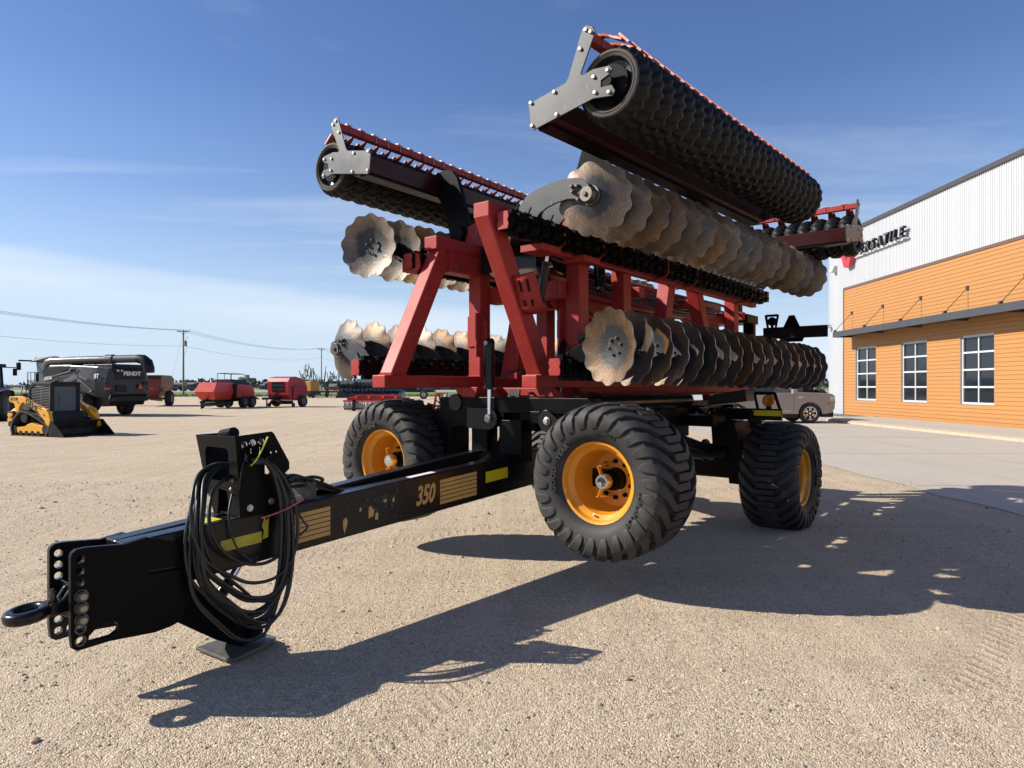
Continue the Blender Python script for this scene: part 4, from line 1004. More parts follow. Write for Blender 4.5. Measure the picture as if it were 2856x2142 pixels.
armRL = [(.72, 1.66), (.72, 1.75), (.80, 1.80), (.89, 1.845), (1.0, 1.885), (1.12, 1.905), (1.24, 1.90), (1.31, 1.86), (1.31, 1.79), (1.25, 1.77), (1.12, 1.775), (1.0, 1.745), (.92, 1.71), (.84, 1.63)]
armLL = [(-.78, 1.66), (-.80, 1.75), (-.888, 1.843), (-1.026, 1.915), (-1.151, 1.95), (-1.28, 1.955), (-1.36, 1.925), (-1.375, 1.875), (-1.335, 1.845), (-1.22, 1.835), (-1.133, 1.782), (-1.053, 1.723), (-.92, 1.65)]
armLU = [(-(.62 + (a - .8) * .72), 2.615 + (b - 1.678) * .9) for a, b in armRL]
gang((.2, 1.115, 2.915), (-4.95, 1.20, 2.99), 18, 196, (.60, .6, 2.745), (-5.05, .65, 2.75), armRU, True)
gang((.2, 1.268, 1.82), (-4.67, 1.33, 1.775), 18, -18, (.226, .8, 1.678), (-4.8, .82, 1.66), armRL, False, .06)
gang((.56, -.94, 2.758), (-4.6, -1.0, 2.80), 18, 16, (.40, -.62, 2.615), (-4.8, -.65, 2.63), armLU, False, .04)
gang((.56, -1.29, 1.865), (-4.5, -1.29, 1.84), 18, 171, (.822, -.8, 1.69), (-4.8, -.8, 1.68), armLL, True)
# U shaped straps that hang the near upper gang
for y, z, x in ((.6, 2.745, -.05), (.6, 2.745, -.66), (.62, 2.745, -1.9), (.63, 2.745, -2.6), (.64, 2.745, -4.3)):
    mb = MB(); mb.tube([(x, y + .09, z + .06), (x, y + .09, z - .07), (x, y + .05, z - .10), (x, y - .16, z - .13)], .012, 6); mb.span((x - .012, y - .16, z - .15), (x + .25, y + .05, z - .10)) if x > -1 else None
    mb.build('hanger_strap', 'red', fr_r, smooth=40)
mb = MB(); mb.plate([(-.56, 2.50), (-.72, 2.53), (-.72, 2.70), (-.66, 2.70), (-.655, 2.60), (-.60, 2.59), (-.60, 2.68), (-.52, 2.68), (-.50, 2.56)], lambda a, b, t: (.37 + t * 1., a, b), .02); mb.build('hanger_strap', 'red', fr_l, bevel=.004)

# ---- packer rollers
def roller_mesh(p0, p1, Rr, nr):
    mb = MB(); p0, p1 = V(p0), V(p1); d = (p1 - p0); L = d.length; d.normalize()
    up = V((0, 0, 1)); s = up.cross(d).normalized(); u = d.cross(s)
    na, ns = 120, 9; P = []; cols = nr * ns + 1
    for j in range(cols):
        q = j / ns; ring = min(int(q), nr - 1); t = q - ring; e = abs(2 * t - 1)
        for i in range(na):
            a = 2 * pi * i / na
            base = -.044 * e ** 2.4
            ph = a * 20 + math.sin(ring * 12.9898) * 40
            lug = math.sin(ph + (2.3 * (1 - e) if t < .5 else -2.3 * (1 - e)) )
            lug2 = max(0., min(1., lug * 2.2 + .3))
            rr = Rr + base + (-.020 + .022 * lug2) * (.35 + .65 * e)
            P.append(p0 + d * (L * j / (cols - 1)) + (s * math.cos(a) + u * math.sin(a)) * rr)
    F = []
    for j in range(cols - 1):
        for i in range(na):
            k = (i + 1) % na; F.append((j * na + i, j * na + k, (j + 1) * na + k, (j + 1) * na + i))
    mb.add(P, F)
    for c, w in ((p0, -1), (p1, 1)):
        mb.m(1); mb.lathe([(-w * .004, Rr - .040), (w * .012, Rr - .046), (w * .016, Rr - .062), (w * .006, Rr - .066), (w * .012, Rr - .072), (w * .004, Rr - .084)], c, d, 48)
        mb.m(2); mb.lathe([(w * .004, Rr - .084), (w * .010, Rr - .088), (-w * .05, Rr - .10), (-w * .07, .11), (-w * .06, 0)], c, d, 48)
    return mb
def roller(p0, p1, sd, nr, toothmat, nteeth, rake=True):
    """sd: +1 near wing (inward is -y), -1 far wing"""
    Rr = .262
    o = roller_mesh(p0, p1, Rr, nr).build('packer_roller', ['roller', 'rollside', 'plate'], H, smooth=50)
    y0, z0 = p0[1], p0[2]; Y = lambda v: y0 + sd * v
    pol = [(-.625, .005), (-.31, .07), (-.285, .10), (-.175, .395), (-.145, .412), (-.095, .385), (-.075, .345), (-.185, .105), (-.185, .09), (-.165, .085), (-.10, .10), (.035, .088), (.055, .06), (.035, .035), (-.03, .01), (-.03, -.035), (.05, -.04), (.075, -.085), (.055, -.115), (-.09, -.095), (-.58, -.19), (-.605, -.175)]
    for pe, w in ((p0, 1), (p1, -1)):
        yy = pe[1]
        mb = MB(); mb.plate([(yy + sd * a, pe[2] + b) for a, b in pol], lambda a, b, t: (pe[0] + w * (.045 + t), a, b), .012)
        ep = mb.build('end_plate', 'plate', o, bevel=.003)
        mb = MB()
        for a, b in ((-.146, .375), (-.108, .35), (-.19, .262), (-.40, .03), (-.60, .005), (-.38, -.13), (-.59, -.158), (.02, .06), (-.085, .045), (.03, -.085), (-.075, -.06)):
            p = V((pe[0] + w * .057, yy + sd * a, pe[2] + b)); mb.cyl(p, p + V((w * .014, 0, 0)), .014, .011, 12)
        mb.build('plate_bolt', 'steel', o, smooth=40)
        mb = MB(); mb.cyl((pe[0] - w * .05, yy, pe[2]), (pe[0] + w * .05, yy, pe[2]), .042, n=18); mb.cyl((pe[0] - w * .06, yy, pe[2]), (pe[0] - w * .01, yy, pe[2]), .13, n=24)
        mb.build('bearing', 'dark', o, smooth=40)
    yb0, yb1 = p0[1] - sd * .47, p1[1] - sd * .47
    mb = MB(); mb.bar((p0[0] + .04, yb0, z0 - .085), (p1[0] - .04, yb1, p1[2] - .085), .20, .165); ob = mb.build('roller_beam', 'shaded_red', o, bevel=.008)
    mb = MB(); mb.bar((p0[0] + .03, yb0 - sd * .03, z0 - .18), (p1[0] - .03, yb1 - sd * .03, p1[2] - .18), .12, .018); mb.build('beam_strip', 'dark', o)
    yt0, yt1, zt0, zt1 = p0[1] - sd * .135, p1[1] - sd * .135, z0 + .33, p1[2] + .33
    mb = MB(); mb.bar((p0[0] + .045, yt0, zt0), (p1[0] - .045, yt1, zt1), .065, .065); tb = mb.build('scraper_bar', 'red', o, bevel=.006)
    prof = [(-.02, .045), (.02, .048), (.06, .03), (.10, .0), (.13, -.008)]
    dirx = (V(p1) - V(p0)).normalized()
    first = None; n = nteeth
    for i in range(n):
        f = (i + .5) / n; c = V((p0[0] + .0, yt0, zt0)).lerp(V((p1[0], yt1, zt1)), f)
        if first is None:
            mb = MB(); P = []
            th = [(-.035, .038), (.0, .050), (.045, .052), (.09, .034), (.125, .012), (.16, -.006), (.19, -.022)]
            for k, (a, b) in enumerate(th):
                hw = (.030, .030, .022, .014, .016, .026, .028)[k]
                P += [(-hw, sd * a, b), (hw, sd * a, b), (hw, sd * a, b - .016), (-hw, sd * a, b - .016)]
            F = [(0, 1, 2, 3), (24, 27, 26, 25)]
            for k in range(6):
                q = 4 * k; F += [(q + j, q + (j + 1) % 4, q + 4 + (j + 1) % 4, q + 4 + j) for j in range(4)]
            mb.add(P, F)
            # blade at the end and strap round the bar
            mb.hexa([(-.055, sd * .255, -.085), (.055, sd * .255, -.085), (.055, sd * .266, -.078), (-.055, sd * .266, -.078), (-.03, sd * .175, -.005), (.045, sd * .175, -.005), (.045, sd * .188, .004), (-.03, sd * .188, .004)])
            mb.m(1)
            for a in (-.012, .012): mb.tube([(a * 0 + .0, sd * -.04, -.036), (0, sd * -.038, .038), (0, sd * .038, .038), (0, sd * .038, -.036)], .004, 5)
            mb.box((0, 0, .046), (.05, .05, .014))
            mb.m(0)
            first = mb.build('scraper_tooth', [toothmat, 'steel'], o); t = first
        else:
            t = first.copy(); COL.objects.link(t)
        t.location = c
    return o
rr_ = roller((.56, 1.456, 3.53), (-3.25, 1.60, 3.545), 1, 24, 'orange', 24)
rl_ = roller((.56, -1.495, 3.565), (-3.25, -1.58, 3.56), -1, 24, 'pink', 24)
# centre section roller at the back, across the machine
rc_ = roller((0, 0, 0), (-3.0, 0, 0), 1, 18, 'red', 14)
rc_.location = (-4.85, 1.85, 3.42); rc_.rotation_euler = (0, 0, R(90 - 4))
# roller arms
for sd, fr in ((1, fr_r), (-1, fr_l)):
    pol = [(.977, 3.615), (.881, 3.63), (.777, 3.61), (.709, 3.526), (.626, 3.288), (.576, 3.12), (.56, 2.98), (.60, 2.90), (.70, 2.88), (.79, 2.93), (.811, 3.019), (.881, 3.229), (.951, 3.368), (1.03, 3.40), (1.03, 3.55)]
    for x in (-.30, -2.4):
        mb = MB(); mb.plate([(sd * a, b) for a, b in pol], lambda a, b, t: (x - t, a, b), .05); mb.cyl((x + .03, sd * .69, 2.98), (x - .14, sd * .69, 2.98), .085, n=24); mb.build('roller_arm', 'dark', H, bevel=.004)
mb = MB(); mb.bar((-4.9, .3, 3.25), (-4.95, .3, 2.45), .14, .10); mb.build('roller_arm', 'dark', H, bevel=.004)

# ---- light bars
mb = MB(); mb.span((-3.20, .36, 1.155), (-3.24, 1.435, 1.285)); mb.m(1)
for y, z in ((.46, 1.225), (.62, 1.225), (.68, 1.26), (1.12, 1.262)): mb.cyl((-3.20, y, z), (-3.19, y, z), .013 if y < .65 else .007, n=10)
lb = mb.build('light_bar', ['black', 'steel'], H, bevel=.004)
mb = MB(); mb.span((-3.198, 1.135, 1.205), (-3.194, 1.425, 1.265)); mb.build('reflector_strip', 'reflector', lb)
mb = MB(); mb.plate([(1.155, 1.285), (1.125, 1.46), (1.15, 1.475), (1.35, 1.475), (1.375, 1.46), (1.43, 1.285), (1.395, 1.285), (1.345, 1.43), (1.335, 1.437), (1.165, 1.437), (1.157, 1.43), (1.19, 1.285)], lambda a, b, t: (-3.20 - t, a, b), .012); mb.build('lamp_guard', 'black', lb, bevel=.003)
mb = MB(); mb.lathe([(0, .0), (.014, .03), (.016, .055), (.008, .066), (-.02, .068), (-.05, .06), (-.05, 0)], (-3.205, 1.29, 1.372), (1, 0, 0), 32); mb.m(1); mb.cyl((-3.22, 1.29, 1.285), (-3.22, 1.29, 1.31), .03, n=12); mb.build('amber_lamp', ['amber', 'dark'], lb, smooth=40)
mb = MB(); mb.span((-5.30, .55, 2.20), (-5.34, 1.40, 2.36)); mb.span((-5.1, .3, 2.15), (-5.34, .62, 2.24)); lb2 = mb.build('light_bar', 'black', H, bevel=.004)
mb = MB(); mb.plate([(.60, 2.36), (.57, 2.53), (.59, 2.545), (.75, 2.545), (.77, 2.53), (.74, 2.36), (.71, 2.36), (.735, 2.51), (.61, 2.51), (.63, 2.36)], lambda a, b, t: (-5.30 - t, a, b), .012); mb.build('lamp_guard', 'black', lb2, bevel=.003)
mb = MB(); mb.lathe([(0, 0), (.012, .04), (.0, .062), (-.04, .06), (-.05, 0)], (-5.31, .67, 2.445), (1, 0, 0), 24); mb.cyl((-5.32, .67, 2.36), (-5.32, .67, 2.40), .02); mb.build('rear_lamp', 'dark', lb2, smooth=40)
mb = MB(); mb.plate([(.75, 2.22), (.79, 2.15), (1.07, 2.15), (1.10, 2.22), (.965, 2.52), (.89, 2.52)], lambda a, b, t: (-5.345 - t, a, b), .004); mb.build('warning_triangle', 'dark', lb2)
# ------------------------------------------------------------------ machines in the yard and vehicles
def at(px, Y, dz=0.):
    """ground point Y metres ahead on the bearing of picture column px (2212 px wide)"""
    X = (px - 1106) / 1475. * Y
    return (X, Y, g(X, Y) + dz)
M['lyel'] = paint('loader_yellow', (.70, .33, .02), .38, dust=(.5, .27, .05), dust_amt=.25, coat=.1)
M['cgrey'] = paint('combine_grey', (.022, .024, .027), .30, spec=.3, dust=(.12, .115, .11), dust_amt=.25, dscale=1.5)
M['cgrey2'] = paint('combine_light_grey', (.11, .115, .12), .36, .2)
M['cdark'] = paint('combine_dark', (.010, .010, .011), .4, spec=.25, dust=(.025, .023, .021), dust_amt=.4, dscale=1.5)
M['auger'] = paint('auger_grey', (.16, .16, .155), .28, .5)
M['dred'] = paint('cart_red', (.115, .014, .012), .5, dust=(.15, .04, .03), dust_amt=.4, dscale=1.2)
M['bred'] = paint('baler_red', (.50, .045, .03), .35, dust=(.40, .10, .08), dust_amt=.2)
M['rred'] = paint('round_baler_red', (.30, .012, .022), .38, dust=(.25, .05, .05), dust_amt=.25)
M['lamp_red'] = paint('red_lamp', (.55, .02, .02), .25); M['tanrim'] = paint('tan_rim', (.50, .42, .33), .5)
M['greyrim'] = paint('grey_rim', (.22, .22, .22), .5); M['tyrefar'] = paint('dusty_tyre', (.022, .021, .020), .8, dust=(.06, .053, .045), dust_amt=.5)
M['canvas'] = paint('grey_curtain', (.30, .28, .27), .6, dust=(.42, .40, .38), dust_amt=.6, dscale=2)
M['wlet'] = paint('white_lettering', (.72, .72, .72), .4); M['blet'] = paint('black_lettering', (.012, .012, .012), .4); M['ylet'] = paint('yellow_lettering', (.60, .33, .03), .4)
M['suv'] = paint('suv_paint', (.27, .262, .252), .3, .1, rvar=.05, coat=.6); M['wcar'] = paint('white_car', (.70, .71, .73), .25, rvar=.05, coat=.5)
M['plastic'] = paint('black_plastic', (.009, .009, .011), .45, spec=.25); M['lens'] = paint('clear_lens', (.55, .50, .45), .1)
_tm = {}
def vwheel(par, loc, Rr, W, rr, rim='greyrim', n=20, lug=.045, out=1, name='wheel', dish=None, rz=0, tyre='tyrefar'):
    """wheel whose axle runs along the vehicle's y; out=+1: outer face towards +y"""
    key = (Rr, W, rr, n, lug, rim)
    if key not in _tm:
        rm = rim_mesh(MB(), rr, W, dish or W * .5, rr * .2); rm.cyl((-W * .3, 0, 0), (W * .1, 0, 0), rr * .28, n=12)
        a = rm.build(name, rim, par, smooth=35); t = tyre_mesh(MB(), Rr, W, rr, n, lug, .42, segs=32).build('tyre', tyre, a, smooth=40); _tm[key] = (a, t)
    else:
        a0, t0 = _tm[key]; a = a0.copy(); COL.objects.link(a); a.name = name; a.parent = par; t = t0.copy(); COL.objects.link(t); t.parent = a
    a.location = loc; a.rotation_euler = (0, 0, R(90 * out + rz)); return a

# ---- compact track loader
ld = empty('track_loader', at(119.7, 25.5), 113, label='yellow and black compact track loader with its bucket on the gravel', cat='loader'); ld.scale = (.94, .94, .94)
for s in (-1, 1):
    pts = [(1.02, .10), (1.12, .28), (1.02, .46), (-.15, .93), (-.62, .93), (-1.0, .62), (-1.12, .30), (-1.05, .08), (-.95, .0), (.9, .0)]
    sm = spline([(x, 0, z) for x, z in pts], 7, closed=True); mb = MB(); P = []; n = len(sm); ya, yb = s * .70, s * 1.02
    for i, p in enumerate(sm):
        z = max(.0, p.z); k = .022 if (i % 2) else 0.
        nx_, nz_ = (p.x * .2, (z - .42)); l = math.hypot(nx_, nz_) or 1
        o = (p.x + nx_ / l * k, z + nz_ / l * k if z > .03 else z); q = (p.x * .93, .42 + (z - .42) * .90 + .0)
        P += [(o[0], ya, o[1]), (o[0], yb, o[1]), (q[0], yb, q[1]), (q[0], ya, q[1])]
    F = []
    for i in range(n):
        a, b = 4 * i, 4 * ((i + 1) % n); F += [(a + j, a + (j + 1) % 4, b + (j + 1) % 4, b + j) for j in range(4)]
    mb.add(P, F); tr = mb.build('track', 'tyrefar', ld)
    mb = MB(); mb.plate([(-.75, .12), (.80, .12), (.80, .42), (.45, .44), (.1, .52), (-.15, .46), (-.3, .38), (-.8, .34)], lambda a, b, t: (a, s * (.80 + t), b), .18); mb.build('track_frame', 'lyel', tr, bevel=.02)
    mb = MB()
    for x in (-.55, -.2, .15, .5): mb.cyl((x, s * .80, .12), (x, s * .99, .12), .10, n=14)
    mb.cyl((-.35, s * .82, .72), (-.35, s * .98, .72), .20, n=16); mb.cyl((.9, s * .8, .28), (.9, s * .98, .28), .19, n=16); mb.cyl((-.93, s * .8, .25), (-.93, s * .98, .25), .17, n=16); mb.build('roller_wheel', 'plastic', tr, smooth=40)
mb = MB(); mb.hexa([(-1.3, -.68, .28), (.9, -.68, .28), (.9, .68, .28), (-1.3, .68, .28), (-1.3, -.68, 1.0), (.75, -.60, .95), (.75, .60, .95), (-1.3, .68, 1.0)]); mb.span((-1.55, -.85, .35), (-1.25, .85, .95)); mb.hexa([(-1.3, -.62, .9), (-.6, -.62, .9), (-.6, .62, .9), (-1.3, .62, .9), (-1.2, -.5, 1.45), (-.6, -.5, 1.5), (-.6, .5, 1.5), (-1.2, .5, 1.45)]); mb.build('body', 'plastic', ld, bevel=.03)
mb = MB()
for s in (-1, 1):
    mb.plate([(-.72, 1.0), (-.72, 1.82), (-.62, 1.98), (-.45, 2.06), (.62, 2.06), (.62, .75), (.54, .75), (.54, 1.96), (-.42, 1.96), (-.60, 1.84), (-.64, 1.0)], lambda a, b, t: (a, s * .52 + t * s, b), .07)
mb.span((-.60, -.56, 2.04), (.66, .56, 2.10)); mb.span((.54, -.58, 1.92), (.62, .58, 2.06)); mb.span((.54, -.58, .5), (.70, .58, .93)); mb.span((.56, -.58, .9), (.64, -.46, 2.0)); mb.span((.56, .46, .9), (.64, .58, 2.0)); mb.ball((.02, -.0, 2.13), .09, 10, (1.6, 1, .4)); mb.build('cab_frame', 'plastic', ld, bevel=.02)
for s in (-1, 1):
    mb = MB()
    for k in range(15): z = 1.06 + k * .062; mb.bar((-.64, s * .555, z + .06), (.54, s * .555, z), .014, .02)
    for x in (-.6, 0., .5): mb.bar((x, s * .553, 1.02), (x, s * .553, 2.0), .02, .012, (1, 0, 0))
    mb.build('side_grille', 'greyrim', ld)
mb = MB(); mb.span((.50, -.50, .93), (.575, .50, 1.93)); mb.build('windscreen', 'cabglass', ld, bevel=.01)
mb = MB(); mb.span((-.62, -.5, 1.0), (-.6, .5, 1.9)); mb.span((-.45, -.25, .95), (-.15, .25, 1.35)); mb.build('seat', 'plastic', ld)
mb = MB(); mb.tube([(.65, -.30, 1.15), (.68, -.30, 1.2), (.68, -.30, 1.55), (.65, -.34, 1.62)], .012, 6); mb.build('door_handle', 'plastic', ld)
for s in (-1, 1):
    mb = MB(); mb.plate([(-1.22, 1.52), (-1.25, 1.40), (-1.15, 1.30), (-.98, 1.28), (-.90, 1.22), (-.85, 1.02), (-.76, .86), (-.68, .84), (-.62, .90), (-.63, 1.08), (-.50, 1.25), (-.36, 1.30), (.60, .86), (.88, .62), (1.05, .30), (1.20, .28), (1.32, .35), (1.12, .92), (.98, 1.04), (.2, 1.28), (-.35, 1.50), (-.6, 1.55)], lambda a, b, t: (a, s * (.86 + t), b), .14)
    arm = mb.build('lift_arm', 'lyel', ld, bevel=.02)
    if s < 0:
        mb = MB(); mb.text('GEHL', .30, .006, lambda u, v, w: (.16 + u * .94 + v * .05, -1.001 - w, 1.19 + v - (u * .42)), .012, 0, 1.1); mb.text('VT230', .17, .006, lambda u, v, w: (-.90 + u * .9, -1.001 - w, 1.425 + v), .001); mb.build('lettering', 'blet', arm)
        mb = MB()
        for k in (0, 1): mb.prism([(.44 + k * .0, -1.001, 1.215 - k * .075), (.72, -1.001, 1.13 - k * .075), (.74, -1.001, 1.09 - k * .075), (.50, -1.001, 1.165 - k * .075)], (0, -.004, 0))
        mb.build('arm_stripe', 'blet', arm)
    mb = MB()
    for x, z in ((-1.12, 1.42), (-.72, .93), (-.71, 1.32), (.84, .85)): mb.cyl((x, s * .99, z), (x, s * 1.03, z), .04, n=10)
    mb.build('arm_pin', 'steel', arm)
    mb = MB(); mb.cyl((-.7, s * .78, .98), (.2, s * .78, .80), .05, n=10); mb.cyl((.2, s * .78, .80), (.9, s * .80, .62), .03, n=10); mb.build('lift_cylinder', 'plastic', arm)
mb = MB(); 
for k in (0, 1): mb.hexa([(-1.56, -.86, .55 + k * .20), (-1.56, -.60, .75 + k * .20), (-1.56, -.60, .86 + k * .20), (-1.56, -.86, .66 + k * .20), (-1.25, -.86, .55 + k * .20), (-1.25, -.60, .75 + k * .20), (-1.25, -.60, .86 + k * .2), (-1.25, -.86, .66 + k * .2)]); mb.hexa([(-1.5, -.855, .5 + k * .16), (-1.28, -.855, .62 + k * .16), (-1.28, -.855, .72 + k * .16), (-1.5, -.855, .60 + k * .16), (-1.5, -.87, .5 + k * .16), (-1.28, -.87, .62 + k * .16), (-1.28, -.87, .72 + k * .16), (-1.5, -.87, .60 + k * .16)])
mb.build('rear_stripe', 'lyel', ld)
mb = MB()
for y0, y1 in ((-1.0, 1.0),):
    mb.plate([(1.18, .05), (1.12, .30), (1.22, .60), (1.27, .60), (1.20, .30), (1.25, .08), (2.05, .03), (2.05, .0)], lambda a, b, t: (a, y0 + t, b), y1 - y0)
for y in (-1.02, 1.0): mb.plate([(1.18, .03), (1.12, .30), (1.24, .62), (1.36, .62), (2.06, .03), (2.03, .0), (1.25, .0)], lambda a, b, t: (a, y + t, b), .02)
M['bucket'] = paint('bucket_black', (.007, .007, .007), .42, spec=.2, dust=(.05, .045, .04), dust_amt=.5, dscale=3); mb.build('bucket', 'bucket', ld, bevel=.004)
mb = MB(); mb.text('GEHL', .20, .006, lambda u, v, w: (.702 + w, u * 1.25, .70 + v), .006, 0, 1.1); mb.build('lettering', 'ylet', ld)
mb = MB(); mb.hexa([(.70, -.52, .55), (.70, .52, .55), (.70, .42, .85), (.70, -.42, .85), (.705, -.52, .55), (.705, .52, .55), (.705, .42, .85), (.705, -.42, .85)]); mb.build('front_panel', 'cdark', ld)

# ---- combine harvester
cb_ = empty('combine_harvester', at(197.5, 44.6), 293, label='big dark grey combine harvester with a long unloading tube folded back', cat='combine')
mb = MB()
def body(mb, secs):
    """secs: (x, zbottom, ztop, half width bottom, half width top)"""
    P = []
    for x, zb, zt, wb_, wt in secs: P += [(x, -wb_, zb), (x, wb_, zb), (x, wb_ * 1.02, zb + (zt - zb) * .55), (x, wt, zt), (x, -wt, zt), (x, -wb_ * 1.02, zb + (zt - zb) * .55)]
    F = [(5, 4, 3, 2, 1, 0)]; n = len(secs)
    for i in range(n - 1):
        F += [(6 * i + j, 6 * i + (j + 1) % 6, 6 * i + 6 + (j + 1) % 6, 6 * i + 6 + j) for j in range(6)]
    F.append(tuple(6 * (n - 1) + j for j in range(6))); mb.add(P, F)
body(mb, [(-3.55, 1.25, 2.55, 1.05, 1.0), (-3.45, 1.15, 3.0, 1.45, 1.25), (-2.6, 1.25, 3.12, 1.62, 1.45), (-1.2, 1.6, 3.18, 1.66, 1.5), (.6, 1.55, 3.25, 1.66, 1.5), (2.3, 1.7, 3.25, 1.62, 1.5)])
mb.span((-1.8, -.9, .7), (2.6, .9, 1.7)); mb.build('body', 'cgrey', cb_, bevel=.06)
mb = MB(); mb.hexa([(-.6, -1.3, 3.2), (2.3, -1.3, 3.2), (2.3, .8, 3.2), (-.6, .8, 3.2), (-.4, -1.4, 3.80), (2.3, -1.4, 3.85), (2.3, .6, 3.85), (-.4, .6, 3.80)]); mb.span((-3.3, -1.2, 3.0), (-.6, 1.0, 3.28)); mb.build('grain_tank', 'cdark', cb_, bevel=.04)
mb = MB(); mb.tube([(2.25, 1.35, 2.75), (2.30, 1.40, 3.2), (2.15, 1.38, 3.45), (1.8, 1.30, 3.52), (-2.0, .40, 3.60)], .24, 16); mb.cyl((-2.0, .40, 3.60), (-2.5, .28, 3.61), .31, n=16); mb.cyl((-2.5, .28, 3.61), (-4.2, -.12, 3.63), .25, n=16)
au = mb.build('unloading_auger', 'auger', cb_, smooth=45)
mb = MB(); mb.tube([(-4.15, -.11, 3.63), (-4.5, -.2, 3.58), (-4.78, -.27, 3.35), (-4.88, -.3, 3.0), (-4.9, -.3, 2.74)], [.27, .32, .35, .35, .33], 14); mb.build('spout', 'plastic', au, smooth=45)
mb = MB(); mb.plate([(2.3, 1.9), (2.3, 3.85), (2.75, 3.85), (2.75, 3.2), (3.0, 2.0), (2.9, 1.85)], lambda a, b, t: (a, -1.0 + t, b), 2.05); cb2_ = mb.build('cab_frame', 'cgrey2', cb_, bevel=.04)
mb = MB(); mb.hexa([(2.76, -.98, 1.75), (3.9, -.9, 1.75), (3.9, .9, 1.75), (2.76, .98, 1.75), (2.76, -.98, 3.55), (4.15, -.9, 3.5), (4.15, .9, 3.5), (2.76, .98, 3.55)]); mb.build('cab_glass', 'cabglass', cb_, bevel=.02)
mb = MB(); mb.hexa([(2.5, -1.05, 3.55), (4.6, -1.0, 3.50), (4.6, 1.0, 3.50), (2.5, 1.05, 3.55), (2.5, -1.05, 3.85), (4.4, -.9, 3.75), (4.4, .9, 3.75), (2.5, 1.05, 3.85)]); mb.bar((4.4, 1.0, 3.58), (4.6, 1.75, 3.58), .08, .10); mb.ball((4.3, .8, 3.72), .10, 8); mb.build('cab_roof', 'cdark', cb_, bevel=.03)
mb = MB(); mb.span((4.5, 1.62, 2.95), (4.66, 1.86, 3.45)); mb.build('mirror', 'cdark', cb_, bevel=.03)
mb = MB(); mb.tube([(3.0, 1.1, 1.7), (3.0, 1.1, 2.75), (3.0, 1.7, 2.80), (3.7, 1.7, 2.80), (3.75, 1.7, 1.7)], .025, 6); mb.tube([(3.0, 1.7, 1.7), (3.0, 1.7, 2.8)], .025, 6); mb.tube([(3.4, 1.7, 1.7), (3.4, 1.7, 2.8)], .02, 6); mb.tube([(3.0, 1.7, 2.25), (3.74, 1.7, 2.25)], .02, 6)
mb.tube([(4.0, 1.7, .6), (3.8, 1.7, 2.0), (3.65, 1.7, 2.3), (3.5, 1.7, 1.8)], .025, 6); mb.tube([(4.5, 1.7, .7), (4.3, 1.7, 1.6), (4.1, 1.7, 2.2), (3.95, 1.7, 1.7)], .025, 6); mb.span((2.8, 1.0, 1.62), (3.9, 1.75, 1.70)); mb.cyl((3.0, 1.55, 2.1), (3.0, 1.55, 2.75), .09, n=10)
for k in range(4): mb.span((3.9 + k * .12, 1.2, 1.4 - k * .3), (4.1 + k * .12, 1.75, 1.44 - k * .3))
mb.build('ladder_rail', 'cdark', cb_)
# side panel lines
mb = MB()
def sp_(pts, t=.02): 
    P = [(x, 1.69, z) for x, z in pts]; mb.prism(P, (0, t, 0))
sp_([(2.2, 2.35), (1.0, 2.62), (-.2, 2.85), (-.5, 3.05), (-.62, 3.05), (-.35, 2.78), (.9, 2.55), (2.2, 2.26)]); sp_([(.3, 1.95), (-1.2, 2.45), (-1.3, 2.55), (-2.0, 2.30), (-2.0, 2.22), (-1.25, 2.45), (.3, 1.88)]); sp_([(.2, 2.30), (-1.1, 2.62), (-1.1, 2.40), (.2, 2.05)])
sp_([(-1.1, 2.38), (-1.45, 2.25), (-2.5, 1.62), (-2.35, 1.50), (-2.1, 1.55), (-1.1, 2.05)])
mb.build('side_panel', 'cgrey2', cb_, bevel=.008)
mb = MB(); mb.prism([(2.2, 1.685, 3.0), (.6, 1.685, 3.15), (-.3, 1.685, 3.18), (-.6, 1.685, 3.05), (.9, 1.685, 2.66), (2.2, 1.685, 2.42)], (0, .012, 0)); mb.build('dark_panel', 'cdark', cb_)
mb = MB()
for k in range(5): mb.prism([(-1.55 - k * .16, 1.715, 2.12 - k * .10), (-1.30 - k * .16, 1.715, 2.02 - k * .10), (-1.32 - k * .16, 1.715, 1.97 - k * .10), (-1.57 - k * .16, 1.715, 2.07 - k * .10)], (0, .015, 0))
mb.build('vent_slat', 'cdark', cb_)
mb = MB(); mb.prism([(2.2, 1.66, 1.72), (.2, 1.68, 1.56), (-.6, 1.68, 1.60), (-.3, 1.68, 1.85), (.5, 1.69, 1.95), (2.2, 1.68, 2.15)], (0, .02, 0)); mb.build('lower_panel', 'cdark', cb_, bevel=.01)
mb = MB()
for x_ in (-.9, .75): mb.span((x_ - .012, 1.655, 1.7), (x_ + .012, 1.70, 3.05))
for z_ in (1.45, 2.30): mb.span((-3.60, -1.2, z_ - .012), (-3.54, 1.2, z_ + .012))
mb.build('panel_gap', 'blet', cb_)
mb = MB(); mb.span((-3.62, -1.3, 1.98), (-3.5, -.9, 2.2)); mb.span((-3.64, .25, 1.55), (-3.55, .95, 1.95)); mb.build('rear_step', 'plastic', cb_, bevel=.02)
mb = MB(); mb.tube([(-3.2, 1.1, 3.2), (-3.2, 1.1, 3.62), (-1.4, 1.15, 3.62), (-1.4, 1.15, 3.2)], .025, 6); mb.tube([(-3.2, -1.1, 3.2), (-3.2, -1.1, 3.6), (-1.4, -1.1, 3.6)], .025, 6); mb.build('deck_rail', 'cgrey2', cb_)
mb = MB(); mb.text('8T', .40, .02, lambda u, v, w: (-2.75 - u, 1.62 + w, 2.50 + v), .006); mb.text('IDEAL', .30, .02, lambda u, v, w: (1.65 - u, 1.71 + w, 2.40 + v + u * .12), .005, .25); mb.build('lettering', 'wlet', cb_)
